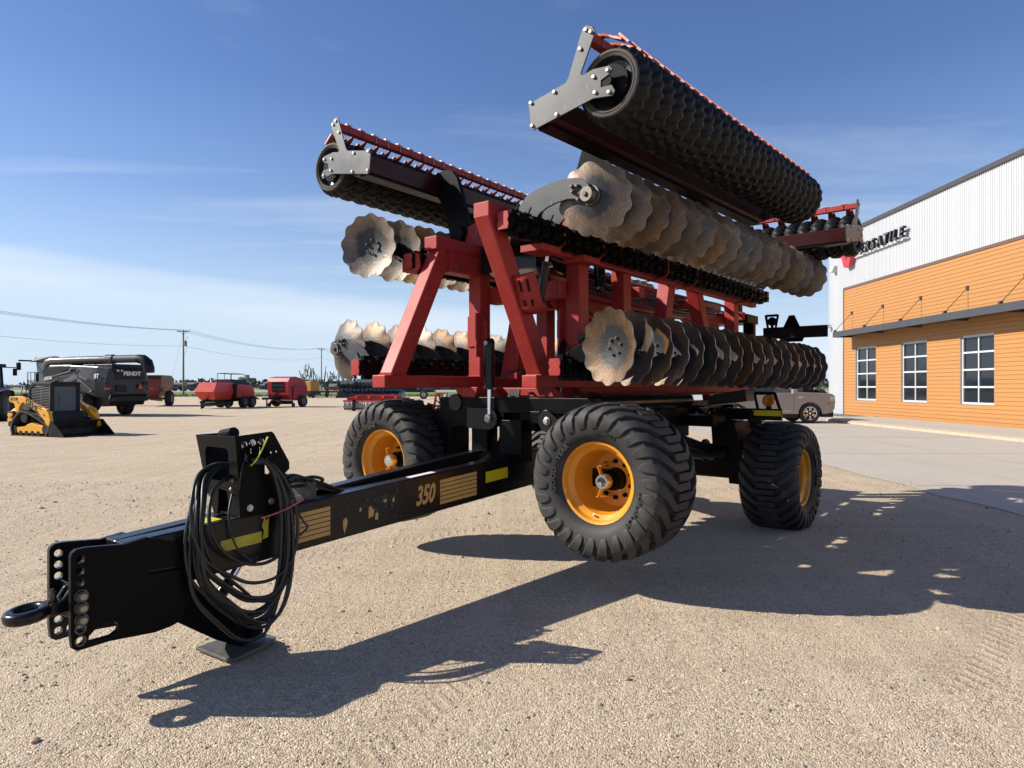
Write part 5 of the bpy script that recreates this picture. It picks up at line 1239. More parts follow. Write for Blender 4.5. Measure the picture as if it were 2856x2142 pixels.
mb = MB(); mb.text('FENDT', .34, .03, lambda u, v, w: (-3.585 - w, -.15 - u * 1.15, 2.68 + v), .014); mb.build('lettering', 'wlet', cb_)
mb = MB(); mb.span((-3.60, -1.1, 2.35), (-3.50, 1.0, 2.95)); mb.build('rear_hood', 'cdark', cb_, bevel=.05)
mb = MB()
for y in (.85, .60): mb.cyl((-3.66, y, 2.86), (-3.55, y, 2.86), .07, n=12)
mb.build('work_lamp', 'lens', cb_, smooth=40)
mb = MB(); mb.prism([(-3.68, -.85, 1.72), (-3.68, -.50, 1.72), (-3.68, -.60, 2.0), (-3.68, -.675, 2.1), (-3.68, -.75, 2.0)], (.02, 0, 0)); mb.build('warning_triangle', 'lamp_red', cb_)
mb = MB(); mb.span((-3.58, 1.35, 1.68), (-3.5, 1.62, 1.80)); mb.span((-3.58, -1.62, 1.68), (-3.5, -1.35, 1.80)); mb.build('tail_lamp', 'lamp_red', cb_)
mb = MB(); mb.span((-3.7, -1.2, .95), (-2.2, 1.2, 1.25)); mb.bar((-3.75, -1.2, 1.1), (-3.75, 1.2, 1.1), .12, .1); mb.tube([(-3.6, 1.2, 1.6), (-3.7, 1.5, 1.1), (-3.6, 1.7, 1.12), (-3.4, 1.66, 1.6)], .03, 6); mb.hexa([(-3.3, -1.2, .7), (-1.9, -1.2, .7), (-1.9, 1.2, .7), (-3.3, 1.2, .7), (-3.6, -1.25, 1.4), (-1.9, -1.25, 1.4), (-1.9, 1.25, 1.4), (-3.6, 1.25, 1.4)]); mb.build('chopper', 'cdark', cb_, bevel=.02)
mb = MB(); mb.bar((-1.3, -1.3, .72), (-1.3, 1.3, .72), .22, .26); mb.bar((2.4, -1.3, .9), (2.4, 1.3, .9), .3, .4); mb.build('axle', 'cdark', cb_)
for s in (1, -1):
    vwheel(cb_, (-1.3, s * 1.42, .74), .74, .62, .36, 'greyrim', 18, .06, s, rz=-14); vwheel(cb_, (2.4, s * 1.5, 1.0), 1.0, .75, .48, 'greyrim', 20, .07, s)

# ---- tractor
def tractor(loc, az, label):
    t = empty('tractor', loc, az, label=label, cat='tractor')
    mb = MB(); mb.hexa([(.3, -.45, .9), (3.0, -.4, .95), (3.0, .4, .95), (.3, .45, .9), (.3, -.45, 1.85), (3.0, -.36, 1.6), (3.0, .36, 1.6), (.3, .45, 1.85)]); mb.span((-1.0, -.4, .6), (2.6, .4, 1.0)); mb.build('hood', 'cdark', t, bevel=.05)
    mb = MB(); mb.hexa([(-1.1, -.85, 1.5), (.35, -.8, 1.4), (.35, .8, 1.4), (-1.1, .85, 1.5), (-1.0, -.8, 2.9), (.25, -.75, 2.9), (.25, .75, 2.9), (-1.0, .8, 2.9)]); mb.build('cab_glass', 'cabglass', t, bevel=.02)
    mb = MB()
    for x0, x1 in ((-1.1, -1.0), (.35, .25), (-.4, -.4)):
        for s in (-1, 1): mb.bar((x0, s * .84, 1.45), (x1, s * .79, 2.9), .08, .08, (1, 0, 0))
    mb.span((-1.25, -.95, 2.88), (.45, .95, 3.08)); mb.bar((.4, .9, 2.9), (.6, 1.35, 2.9), .05, .05); mb.span((.55, 1.2, 2.45), (.63, 1.4, 2.85)); mb.bar((.4, -.9, 2.9), (.6, -1.35, 2.9), .05, .05); mb.span((.55, -1.4, 2.45), (.63, -1.2, 2.85)); mb.cyl((-1.1, .8, 3.05), (-1.1, .8, 3.3), .03); mb.ball((-1.1, .8, 3.33), .07, 8); mb.build('cab_frame', 'plastic', t, bevel=.02)
    mb = MB()
    for s in (-1, 1): mb.hexa([(-1.6, s * .7, 1.55), (.1, s * .7, 1.75), (.1, s * 1.4, 1.75), (-1.6, s * 1.4, 1.55), (-1.5, s * .7, 1.65), (.1, s * .7, 1.82), (.1, s * 1.4, 1.82), (-1.5, s * 1.4, 1.65)])
    mb.build('fender', 'canvas', t, bevel=.01)
    for s in (1, -1): vwheel(t, (-.75, s * 1.15, .85), .85, .65, .42, 'greyrim', 20, .06, s); vwheel(t, (2.3, s * 1.05, .72), .72, .5, .36, 'greyrim', 18, .05, s)
    return t
tractor(at(-38, 37), 345, 'dark tractor at the far left behind the yellow loader')
tractor((19.3, 47.5, -.02), 180, 'black tractor standing behind the white building corner')

# ---- grain cart
gc = empty('grain_cart', at(327, 70), 348, label='dark red grain cart behind the grey combine harvester', cat='grain cart')
mb = MB()
def hop(mb, zs):
    P = []
    for z, xa, xb, w in zs: P += [(xa, -w, z), (xb, -w, z), (xb, w, z), (xa, w, z)]
    n = len(zs); F = [(3, 2, 1, 0)]
    for i in range(n - 1): F += [(4 * i + j, 4 * i + (j + 1) % 4, 4 * i + 4 + (j + 1) % 4, 4 * i + 4 + j) for j in range(4)]
    F.append(tuple(4 * (n - 1) + j for j in range(4))); mb.add(P, F)
hop(mb, [(.75, -.6, .9, .5), (1.5, -1.9, 1.9, 1.25), (2.1, -2.4, 2.2, 1.55), (2.75, -2.45, 2.25, 1.62)]); mb.build('hopper', 'dred', gc, bevel=.03)
mb = MB(); hop(mb, [(2.75, -2.6, 2.2, 1.6), (3.1, -2.75, .6, 1.75)]); mb.build('top_extension', 'cdark', gc)
mb = MB(); mb.bar((-.2, -1.5, .75), (-.2, 1.5, .75), .25, .25); mb.bar((0, 0, .7), (3.6, 0, .5), .2, .25); mb.tube([(1.9, -1.2, .5), (2.0, -1.25, 2.0), (1.5, -1.3, 3.0)], .18, 10); mb.build('chassis', 'dred', gc)
mb = MB(); mb.span((-2.0, 1.25, 1.55), (-1.96, 1.5, 1.68)); mb.span((-2.45, -.9, 1.72), (-2.42, -.6, 1.84)); mb.build('tail_lamp', 'lamp_red', gc)
for s in (1, -1): vwheel(gc, (-.2, s * 1.75, .76), .76, .62, .36, 'tanrim', 20, .05, s)

# ---- large square baler
sb = empty('square_baler', at(486, 63), 190, label='bright red large square baler with faceted nose and tandem wheels', cat='baler')
mb = MB(); hop(mb, [(.8, .2, 2.6, .75), (1.5, -.1, 3.2, 1.0), (2.35, .0, 2.5, .85)]); mb.build('front_cowl', 'bred', sb, bevel=.04)
mb = MB(); body(mb, [(-3.2, .95, 1.6, 1.1, 1.0), (-2.8, .95, 2.1, 1.25, 1.1), (-.4, .95, 2.2, 1.25, 1.15), (-.05, 1.0, 1.9, 1.2, 1.1)]); mb.build('side_cover', 'bred', sb, bevel=.04)
mb = MB(); mb.hexa([(-3.0, -.9, 2.0), (.3, -.9, 2.1), (.3, .9, 2.1), (-3.0, .9, 2.0), (-2.2, -.7, 2.6), (.2, -.7, 2.65), (.2, .7, 2.65), (-2.2, .7, 2.6)]); mb.span((-.1, -1.2, .8), (.2, 1.2, 2.2)); mb.span((-3.8, -.6, .6), (2.6, .6, 1.0)); mb.bar((2.6, 0, .8), (3.6, 0, .6), .2, .2); mb.bar((3.3, -.1, .6), (3.3, -.15, .02), .1, .1); mb.span((1.0, -1.2, .25), (1.9, 1.2, .55)); mb.hexa([(-4.9, -.6, .7), (-3.5, -.6, .9), (-3.5, .6, .9), (-4.9, .6, .7), (-4.9, -.6, .8), (-3.5, -.6, 1.2), (-3.5, .6, 1.2), (-4.9, .6, .8)]); mb.build('chassis', 'cdark', sb, bevel=.02)
mb = MB()
for s in (-.7, .7): mb.tube([(-2.0, s, 2.55), (-2.0, s, 3.15), (.1, s, 3.2), (.1, s, 2.6)], .03, 6)
mb.tube([(-2.0, -.7, 3.15), (-2.0, .7, 3.15)], .03, 6); mb.tube([(.1, -.7, 3.2), (.1, .7, 3.2)], .03, 6); mb.tube([(-1, -.7, 2.6), (-1, -.7, 3.17)], .025, 6); mb.build('top_rail', 'cgrey', sb)
for s in (1, -1):
    vwheel(sb, (-1.1, s * 1.2, .56), .56, .5, .30, 'greyrim', 18, .03, s); vwheel(sb, (-2.4, s * 1.2, .56), .56, .5, .30, 'greyrim', 18, .03, s); vwheel(sb, (1.5, s * 1.25, .24), .24, .16, .12, 'greyrim', 12, .01, s)

# ---- round baler
rb = empty('round_baler', at(612, 66), 200, label='crimson round baler with a dark square opening in its front', cat='baler')
mb = MB(); P = [(.55, .75), (.75, 1.2), (.80, 2.45), (.55, 2.85), (-.3, 2.95), (-1.6, 2.7), (-2.1, 1.9), (-1.9, 1.0), (-1.2, .6)]
mb.plate(P, lambda a, b, t: (a, -1.25 + t, b), 2.5); mb.build('body', 'rred', rb, bevel=.06)
mb = MB(); mb.span((.72, -.72, 1.55), (.815, .72, 2.42)); mb.build('front_opening', 'plastic', rb)
mb = MB()
for z in (1.62, 1.98, 2.34): mb.bar((.83, -.7, z), (.83, .7, z), .05, .06)
mb.build('opening_bar', 'cdark', rb)
for y in (-1.34, 1.34): mb = MB(); mb.span((-1.6, y - .08, .7), (.2, y + .08, 2.0)); mb.build('side_shield', 'rred', rb, bevel=.05)
mb = MB(); mb.bar((.6, 0, .9), (2.9, 0, .85), .25, .2); mb.bar((.6, .3, 1.0), (1.8, .05, .95), .12, .14); mb.span((-.2, -1.0, .3), (.7, 1.0, .62)); mb.bar((2.5, .12, .85), (2.5, .12, .03), .09, .09); mb.bar((.5, -.1, 1.5), (1.6, 0, 1.0), .1, .1); mb.build('drawbar', 'cdark', rb, bevel=.01)
for s in (1, -1): vwheel(rb, (-.9, s * 1.55, .56), .56, .42, .28, 'greyrim', 18, .03, s); vwheel(rb, (.3, s * 1.4, .22), .22, .14, .1, 'greyrim', 12, .01, s)

# ---- disc mower with grey curtains
dm = empty('disc_mower', at(808, 54), 180, label='red disc mower with grey curtains and a small transport wheel', cat='mower'); dm.scale = (1, -1, 1)
mb = MB(); mb.span((-.5, -2.3, .72), (.9, 2.25, .86)); mb.span((-.6, -2.3, .86), (-.2, 2.2, 1.0)); 
for y in (-1.6, -.6, .5, 1.5): mb.bar((-.4, y, .95), (.6, y - .3, 1.15), .12, .14)
mb.bar((-.2, -1.7, 1.2), (-.2, 1.5, 1.15), .2, .22); mb.bar((-.2, 1.5, 1.1), (-.2, 2.2, .95), .14, .14); mb.bar((-.4, -2.0, 1.05), (-.2, -1.4, 1.3), .12, .12); mb.build('frame', 'bred', dm, bevel=.015)
mb = MB(); n = 24
for a, b in ((-2.2, -1.45), (-1.2, .45), (.5, 2.2)):
    P = []
    for i in range(n + 1):
        y = a + (b - a) * i / n; x = .95 + .03 * math.sin(i * 1.4); P += [(x - .04, y, .74), (x + .03, y, .22)]
    mb.add(P, [(2 * i, 2 * i + 1, 2 * i + 3, 2 * i + 2) for i in range(n)])
o = mb.build('curtain', 'canvas', dm, smooth=50); o.modifiers.new('t', 'SOLIDIFY').thickness = .01
mb = MB(); mb.span((.6, 1.28, .1), (1.1, 1.46, .9)); mb.span((-.3, -2.2, .1), (.7, 2.2, .22)); mb.bar((-.2, 2.2, .9), (-.9, -2.7, 1.0), .1, .1); mb.bar((-.5, -2.2, .95), (-.6, -3.3, .55), .1, .1); mb.tube([(-.2, 1.4, 1.1), (-.4, .6, 1.6), (-.6, -.4, 1.5), (-.6, -1.4, 1.1)], .05, 6); mb.tube([(-.1, .9, 1.1), (-.2, .2, 1.4), (-.3, -.8, 1.2)], .04, 6); mb.build('mower_drawbar', 'cdark', dm)
vwheel(dm, (1.0, 1.37, .28), .28, .22, .14, 'bred', 12, .015, 1); vwheel(dm, (-.6, -3.3, .36), .36, .22, .18, 'greyrim', 12, .015, 1)

# ---- dark header behind the mower
hd = empty('crop_header', at(800, 70), 180, label='dark green and black crop header lying behind the red mower', cat='header')
M['dgreen'] = paint('dark_green', (.018, .035, .028), .4)
mb = MB(); mb.hexa([(-.6, -3.4, .9), (.9, -3.4, .8), (.9, 3.1, .8), (-.6, 3.1, .9), (-.6, -3.4, 1.7), (.3, -3.2, 1.5), (.3, 3.0, 1.5), (-.6, 3.1, 1.7)]); mb.build('frame', 'cdark', hd, bevel=.03)
mb = MB(); mb.plate([(-.5, 1.6), (1.9, 1.05), (2.2, .85), (1.0, .75), (-.5, .85)], lambda a, b, t: (a, 3.0 + t, b), .5); mb.build('divider', 'dgreen', hd, bevel=.05)
mb = MB()
for k in range(14): mb.bar((-.3, -3.2 + k * .42, 1.7), (.5, -3.0 + k * .42, 1.9 + .25 * (k % 3)), .10, .22)
mb.bar((0, -3.2, 1.95), (0, 2.6, 1.95), .25, .25); mb.build('reel', 'cdark', hd)
for y in (-2.0, 1.0): vwheel(hd, (-.8, y, .42), .42, .26, .2, 'greyrim', 14, .02, 1)

# ---- red rake folded up
rk = empty('folded_rake', at(955, 50), 185, label='small folded red implement with white wrapped top behind the harrow', cat='implement')
mb = MB(); mb.bar((0, .62, .1), (0, .30, 1.35), .14, .16); mb.bar((0, -.62, .1), (0, -.42, 1.4), .18, .16); mb.bar((0, -.62, .45), (0, .62, .40), .14, .16); mb.span((-.5, -.6, .12), (.6, .6, .26)); mb.bar((0, -.4, 1.35), (0, .3, 1.35), .12, .12); mb.build('frame', 'bred', rk, bevel=.01)
mb = MB(); random.seed(6)
for k in range(16): mb.bar((random.uniform(-.3, .5), random.uniform(-.6, .5), .15), (random.uniform(-.3, .3), random.uniform(-.5, .4), random.uniform(.7, 1.5)), .05, .06)
mb.build('tine_arm', 'cdark', rk)
mb = MB(); mb.ball((0, .52, 1.0), .26, 10, (1, .8, 1.2)); mb.ball((.1, .3, 1.15), .18, 8); mb.build('wrap', 'canvas', rk)
vwheel(rk, (0, -.72, .3), .3, .2, .15, 'greyrim', 12, .02, -1)

# ---- orange implement, seeder with folded wings, sign board, trailer
oi_ = empty('orange_implement', at(657, 108), 200, label='orange implement on small wheels behind the crimson baler', cat='implement')
M['dorange'] = paint('faded_orange', (.42, .19, .03), .6); mb = MB()
for y in (-1.6, -.55, .5, 1.55): mb.hexa([(-1, y - .5, 1.0), (1, y - .5, 1.0), (1, y + .5, 1.0), (-1, y + .5, 1.0), (-1.1, y - .5, 2.6), (1.1, y - .5, 2.6), (1.1, y + .5, 2.6), (-1.1, y + .5, 2.6)])
mb.build('hopper', 'dorange', oi_, bevel=.1); mb = MB(); mb.span((-1.3, -2.2, .5), (1.3, 2.2, .95)); mb.bar((0, -2.0, .6), (0, -4.2, .4), .2, .2); mb.build('chassis', 'cdark', oi_)
for y in (-3.9, 2.0, -1.5): vwheel(oi_, (.4, y, .42), .42, .26, .2, 'greyrim', 14, .02, 1)
sd2 = empty('folded_seeder', at(690, 112), 180, label='green and grey seeder with upright folded wings beside the pole', cat='seeder')
M['lgreen'] = paint('seeder_green', (.10, .16, .06), .5); mb = MB(); random.seed(12)
for k in range(46):
    y = random.uniform(-3.2, 3.2); z = random.uniform(.6, 3.6); mb.bar((random.uniform(-1, 1), y, z), (random.uniform(-1, 1), y + random.uniform(-.5, .5), z + random.uniform(.6, 2.2)), .08, .12)
mb.bar((0, -3.6, .9), (0, 3.6, .9), .25, .3); mb.build('wing_frame', 'lgreen', sd2); mb = MB()
for k in range(30):
    y = random.uniform(-3.4, 3.4); z = random.uniform(.5, 4.2); mb.bar((random.uniform(-1, 1), y, z), (random.uniform(-1, 1), y + random.uniform(-.3, .3), z + random.uniform(.4, 1.6)), .06, .10)
mb.build('tine_arm', 'cgrey', sd2)
for y in (-1.4, 1.4): vwheel(sd2, (.6, y, .6), .6, .4, .3, 'greyrim', 16, .03, 1)
sbd = empty('sign_board', at(719, 125), 180, label='white and red sign board on thin legs near the road', cat='sign board')
mb = MB(); mb.span((-.05, -.75, 1.1), (.05, .75, 2.2)); mb.span((-.06, -.75, 3.0), (.06, .75, 3.6)); mb.build('white_panel', 'white', sbd); mb = MB(); mb.span((.055, -1.3, 1.0), (.08, 1.3, 1.7)); mb.build('red_panel', 'bred', sbd); mb = MB(); mb.span((-.03, -1.35, 1.7), (.045, 1.35, 2.6)); mb.build('dark_panel', 'cgrey', sbd)
mb = MB()
for y in (-2.0, -.8, .8, 2.0): mb.bar((-.3, y, 0), (0, y * .8, 1.3), .06, .06)
mb.build('leg', 'canvas', sbd)
tl = empty('farm_trailer', at(888, 100), 90, label='grey trailer with silver rims seen beyond the far tyre', cat='trailer')
mb = MB(); mb.span((-3.5, -1.2, 1.0), (3.5, 1.2, 1.35)); mb.span((-3.2, -1.1, 1.35), (1.0, 1.1, 2.8)); mb.build('bed', 'cdark', tl, bevel=.03)
for x in (-1.3, 2.0): vwheel(tl, (x, -1.25, .62), .62, .4, .34, 'tanrim', 16, .03, -1)

# ---- cars
def car(loc, az, label, cat, paint_, prof, arches, wr, half, house, lamps, name, cover=True):
    t = empty(name, loc, az, label=label, cat=cat)
    mb = MB(); mb.plate(prof, lambda a, b, t_: (a, -half + t_, b), 2 * half); bd = mb.build('body', paint_, t, bevel=.075, seg=3)
    for p in bd.data.polygons: p.use_smooth = True
    bd.data.set_sharp_from_angle(angle=R(35))
    mb = MB(); x0, x1, x2, x3, z0, z1 = house
    w0, w1 = half - .06, half - .22
    mb.hexa([(x0, -w0, z0), (x3, -w0, z0), (x3, w0, z0), (x0, w0, z0), (x1, -w1, z1), (x2, -w1, z1), (x2, w1, z1), (x1, w1, z1)]); mb.build('windows', 'cargl', t, bevel=.05)
    mb = MB(); mb.hexa([(x1 - .06, -w1 - .02, z1 - .03), (x2 + .06, -w1 - .02, z1 - .03), (x2 + .06, w1 + .02, z1 - .03), (x1 - .06, w1 + .02, z1 - .03), (x1 + .05, -w1 + .1, z1 + .06), (x2 - .05, -w1 + .1, z1 + .06), (x2 - .05, w1 - .1, z1 + .06), (x1 + .05, w1 - .1, z1 + .06)])
    for s in (-1, 1):
        for xa, xb in ((x0 + .02, x1), (x3 - .02, x2), ((x0 + x3) / 2 - .1, (x1 + x2) / 2 - .1)): mb.bar((xa, s * (w0 + .005), z0), (xb, s * (w1 + .005), z1), .09, .05, (1, 0, 0))
    mb.build('roof', paint_, t, bevel=.02)
    for ax_ in arches:
        for s in (1, -1):
            key = ('car', wr)
            if key not in _tm:
                mb = MB(); mb.lathe([(-.12, wr * .66), (-.13, wr * .8), (-.11, wr * .95), (-.08, wr), (.08, wr), (.11, wr * .95), (.13, wr * .8), (.12, wr * .66), (.04, wr * .62)], (0, 0, 0), (1, 0, 0), 40); mb.lathe([(-.1, 0), (-.1, wr * .66), (-.12, wr * .66)], (0, 0, 0), (1, 0, 0), 24)
                w_ = mb.build('wheel', 'tyrefar', t, smooth=40)
                mb = MB(); mb.lathe([(.10, wr * .68), (.125, wr * .66), (.115, wr * .60), (.06, wr * .58)], (0, 0, 0), (1, 0, 0), 36)
                for k in range(6):
                    for dd in (-.17, .17):
                        a = 2 * pi * k / 6 + dd; b = 2 * pi * k / 6 + dd * .9
                        mb.bar((.10, wr * .18 * math.sin(b) * 1.6, wr * .18 * math.cos(b) * 1.6), (.115, wr * .61 * math.sin(a), wr * .61 * math.cos(a)), .03, .035, (1, 0, 0))
                    a = 2 * pi * k / 6; mb.bar((.10, wr * .3 * math.sin(a - .3), wr * .3 * math.cos(a - .3)), (.10, wr * .3 * math.sin(a + .3), wr * .3 * math.cos(a + .3)), .03, .03, (1, 0, 0))
                mb.cyl((.06, 0, 0), (.11, 0, 0), wr * .12, n=12); r_ = mb.build('rim', 'chrome', w_, smooth=35); mb = MB(); mb.cyl((-.02, 0, 0), (.02, 0, 0), wr * .62, n=30); d_ = mb.build('brake_disc', 'plastic', w_)
                _tm[key] = w_
            else:
                w_ = dup(_tm[key], t)
            w_.location = (ax_, s * (half - .14), wr); w_.rotation_euler = (0, 0, R(90 * s))
    for nm, mt, boxes in lamps:
        for a, b in boxes: mb = MB(); mb.span(a, b); mb.build(nm, mt, t, bevel=.03)
    return t
def arch(x, r, n=9): return [(x + r * math.cos(pi * i / n), .40 + r * math.sin(pi * i / n)) for i in range(n + 1)]
pr = [(2.46, .42)] ; pr = [(2.53, .60), (2.57, .95), (2.55, 1.14), (2.42, 1.225), (1.9, 1.265), (1.05, 1.29), (.85, 1.27), (-2.72, 1.22), (-2.85, 1.0), (-2.84, .55), (-2.6, .40)] + arch(-1.54, .49)[::-1] + [(-1.0, .36), (.98, .36)] + arch(1.53, .49)[::-1] + [(2.1, .38), (2.42, .45)]
car((10.8, 29.2, .006), 90, 'grey brown large SUV with black and silver wheels facing the building', 'suv', 'suv', pr, (1.53, -1.54), .417, .99, (-2.68, -2.35, .15, 1.05, 1.22, 1.84),
    [('headlight', 'lens', [((2.34, -1.0, .93), (2.56, -.66, 1.12)), ((2.34, .66, .93), (2.56, 1.0, 1.12))]), ('grille', 'chrome', [((2.48, -.64, .62), (2.60, .64, 1.10))]), ('side_marker', 'lamp_red', [((2.22, -1.0, .78), (2.34, -.97, .84))]), ('mirror', 'suv', [((.72, -1.22, 1.22), (.92, -.98, 1.42)), ((.72, .98, 1.22), (.92, 1.22, 1.42))]), ('sill', 'plastic', [((-1.0, -1.0, .22), (1.0, -.78, .40)), ((-1.0, .78, .22), (1.0, 1.0, .40))]), ('front_bumper', 'plastic', [((2.0, -.97, .26), (2.5, .97, .50))]), ('chrome_strip', 'chrome', [((-.95, -1.002, .50), (.70, -.985, .53))]), ('door_gap', 'plastic', [((.84, -.993, .42), (.852, -.98, 1.24)), ((-.35, -.993, .42), (-.338, -.98, 1.22))]), ('vent', 'chrome', [((1.0, -1.0, 1.06), (1.24, -.985, 1.11))])], 'parked_suv')
pr2 = [(2.7, .6), (2.75, 1.05), (2.6, 1.2), (1.2, 1.28), (.9, 1.28), (-2.9, 1.26), (-2.95, .62), (-2.7, .5)] + arch(-1.8, .48)[::-1] + [(-1.2, .42), (1.2, .42)] + arch(1.8, .48)[::-1] + [(2.4, .45)]
car((8.75, 36.5, .0), 8, 'white pickup with red tail lamps seen under the harrow', 'pickup', 'wcar', pr2, (1.8, -1.8), .41, 1.0, (-1.2, -.95, .3, 1.1, 1.27, 1.9),
    [('tail_lamp', 'lamp_red', [((-2.98, -.99, .95), (-2.88, -.82, 1.24)), ((-2.98, .82, .95), (-2.88, .99, 1.24))]), ('bumper', 'chrome', [((-3.08, -.95, .5), (-2.9, .95, .66))]), ('mirror', 'plastic', [((.8, -1.25, 1.25), (.95, -1.0, 1.5)), ((.8, 1.0, 1.25), (.95, 1.25, 1.5))])], 'parked_pickup')
car((6.3, 40, .0), 95, 'white vehicle parked behind the white pickup', 'van', 'wcar', pr2, (1.8, -1.8), .41, 1.0, (-2.6, -2.4, .3, 1.2, 1.27, 2.0),
    [('tail_lamp', 'lamp_red', [((-2.98, -.99, .95), (-2.88, -.82, 1.24))]), ('bumper', 'plastic', [((-3.08, -.95, .5), (-2.9, .95, .66))])], 'parked_van')
# ---- loose tyres by the building corner
tyl = ['loose black tyre nearest the building corner', 'loose black tyre second from the building corner', 'loose black tyre third from the building corner', 'loose black tyre leaning behind the two others', 'loose black tyre at the end of the row behind the suv']
for k, (x, y, z) in enumerate(((18.5, 43.2, .5), (17.6, 42.8, .45), (16.7, 43.0, .48), (17.9, 44.0, 1.15), (15.9, 43.4, .45))):
    if k == 0: o = tyre_mesh(MB(), .55, .45, .28, 18, .05, segs=28).build('loose_tyre', 'tyrefar', None, smooth=40); ty0 = o
    else: o = ty0.copy(); COL.objects.link(o)
    o.location = (x, y, z + .05); o.rotation_euler = (.2 * k, R(10 - 7 * k), R(100 + 13 * k)); tag(o, tyl[k], 'tyre', 'loose tyres by the building corner')

# ------------------------------------------------------------------ poles, wires, road signs, far land
M['wood'] = paint('pole_wood', (.17, .15, .13), .85, dust=(.26, .24, .21), dust_amt=.5); M['wire'] = paint('wire', (.03, .03, .03), .5)
M['ysign'] = paint('yellow_sign', (.62, .40, .03), .5)
def pole(X, Y, z1, label, trans):
    o = empty('power_pole', (X, Y, g(X, Y)), 0, label=label, cat='pole', group='wooden power poles'); h = z1 - g(X, Y)
    mb = MB(); mb.cyl((0, 0, 0), (0, 0, h + .1), .19, .12, 10); mb.build('mast', 'wood', o, smooth=40)
    mb = MB(); mb.bar((0, -1.2, h - .15), (0, 1.2, h - .15), .11, .14); mb.bar((0, -.6, h - .2), (0, 0, h - .8), .04, .05); mb.bar((0, .6, h - .2), (0, 0, h - .8), .04, .05); mb.build('crossarm', 'wood', o)
    for y in (-1.1, -.55, .12, .6, 1.1):
        mb = MB(); mb.cyl((0, y, h - .08), (0, y, h + .16), .05, .035, 8); mb.build('insulator', 'greyrim', o)
    if trans:
        mb = MB(); mb.cyl((0, -.38, h - 2.9), (0, -.38, h - 1.9), .27, n=14); mb.cyl((0, -.38, h - 1.9), (0, -.38, h - 1.6), .05, n=8); mb.tube([(0, -.5, h - 1.5), (0, -.75, h - 1.3), (0, -.7, h - 1.1)], .04, 6); mb.build('transformer', 'greyrim', o, smooth=40)
        mb = MB(); mb.tube([(0, -.6, h - 2.5), (0, -.65, h - 3.5), (0, -.2, h - 4.6)], .025, 5); mb.tube([(-.0, .15, h - 1.), (0, 2.9, .1)], .012, 4); mb.build('guy_wire', 'wire', o)
    return o
p1 = (-61.6, 128, 12.0); p2 = (-58.6, 210, 13.2); p0 = (-64.6, 46, 11.9); p3 = (-55.6, 292, 13.2)
pole(*p1, 'tall wooden power pole with a transformer, nearest to the combine', True); pole(*p2, 'farther wooden power pole right of the crimson baler', False)
wl_ = ['upper overhead wire on the left pole end', 'upper overhead wire in the middle of the crossarm', 'upper overhead wire on the right pole end', 'single lower overhead wire below the others']
for q, (dx, dz) in enumerate(((-1.1, .1), (.1, .1), (1.1, .1), (.15, -2.85))):
    mb = MB()
    for a, b, sg_ in ((p0, p1, 1.35), (p1, p2, 1.5), (p2, p3, 1.5)):
        pts = [(a[0] + dx + (b[0] - a[0]) * i / 24, a[1] + (b[1] - a[1]) * i / 24, a[2] + dz + (b[2] - a[2]) * i / 24 - sg_ * 4 * (i / 24) * (1 - i / 24)) for i in range(25)]
        mb.tube(pts, .022, 4)
    tag(mb.build('power_line', 'wire'), wl_[q], 'wire', 'wires between the poles')
for px, Y, lb_ in ((395.6 + 6, 131, 'yellow diamond road sign close beside the nearest pole'), (521, 122, 'yellow diamond road sign behind the square baler')):
    o = empty('road_sign', at(px, Y), 180, label=lb_, cat='road sign', group='yellow diamond road signs'); mb = MB(); mb.cyl((0, 0, 0), (0, 0, 2.4), .05, n=8); mb.build('post', 'wood', o)
    mb = MB(); mb.prism([(.06, 0, 1.75), (.06, .45, 2.2), (.06, 0, 2.65), (.06, -.45, 2.2)], (.02, 0, 0)); pl_ = mb.build('panel', 'ysign', o); mb = MB(); mb.prism([(.082, -.1, 2.0), (.082, .1, 2.0), (.082, .14, 2.25), (.082, 0, 2.4), (.082, -.14, 2.25)], (.003, 0, 0)); mb.build('symbol', 'blet', pl_)
def grassmat(name, a, b, s):
    m, nt, bs = new_mat(name); co = objco(nt); n1 = noise(nt, co, s, 6, .7); n2 = noise(nt, co, s * .05, 4, .6, (1, 4, 1))
    c = mix(nt, n1, a, b); c = mix(nt, ramp(nt, n2, [(.4, (0, 0, 0)), (.7, (.6, .6, .6))]), c, (.20, .19, .085)); nt.links.new(c, bs.inputs['Base Color']); bs.inputs['Roughness'].default_value = .95; bump(nt, n1, bs, .8, .08); return m
M['grass'] = grassmat('grass', (.075, .13, .025), (.14, .20, .05), 1.2); M['field'] = grassmat('field', (.13, .15, .06), (.20, .20, .10), .3); M['road'] = concrete('road_gravel', (.33, .30, .27), (.40, .37, .33), .1)
random.seed(17)
mb = MB(); P = []; n = 260
for i in range(n):
    x = -420 + 640 * i / (n - 1); P += [(x, 117 + random.uniform(-.8, .8) + 2 * math.sin(x * .02), -.10), (x, 122, -.05), (x, 205 + random.uniform(-1, 1), -.05)]
mb.add(P, [(3 * i + a, 3 * i + a + 1, 3 * i + a + 4, 3 * i + a + 3) for i in range(n - 1) for a in (0, 1)])
tag(mb.build('grass_verge', 'grass'), 'strip of green grass along the edge of the yard', 'grass', kind='structure')
mb = MB()
for k in range(5200):
    x = random.uniform(-130, 30); y = random.uniform(116.5, 125); h = random.uniform(.12, .42); a = random.random() * 3.14; w = random.uniform(.06, .2)
    mb.add([(x - w * math.cos(a), y - w * math.sin(a), -.12), (x + w * math.cos(a), y + w * math.sin(a), -.12), (x + random.uniform(-.1, .1), y, -.1 + h)], [(0, 1, 2)])
tag(mb.build('grass_tufts', 'grass'), 'rough green grass tufts along the yard edge', 'grass', kind='stuff')
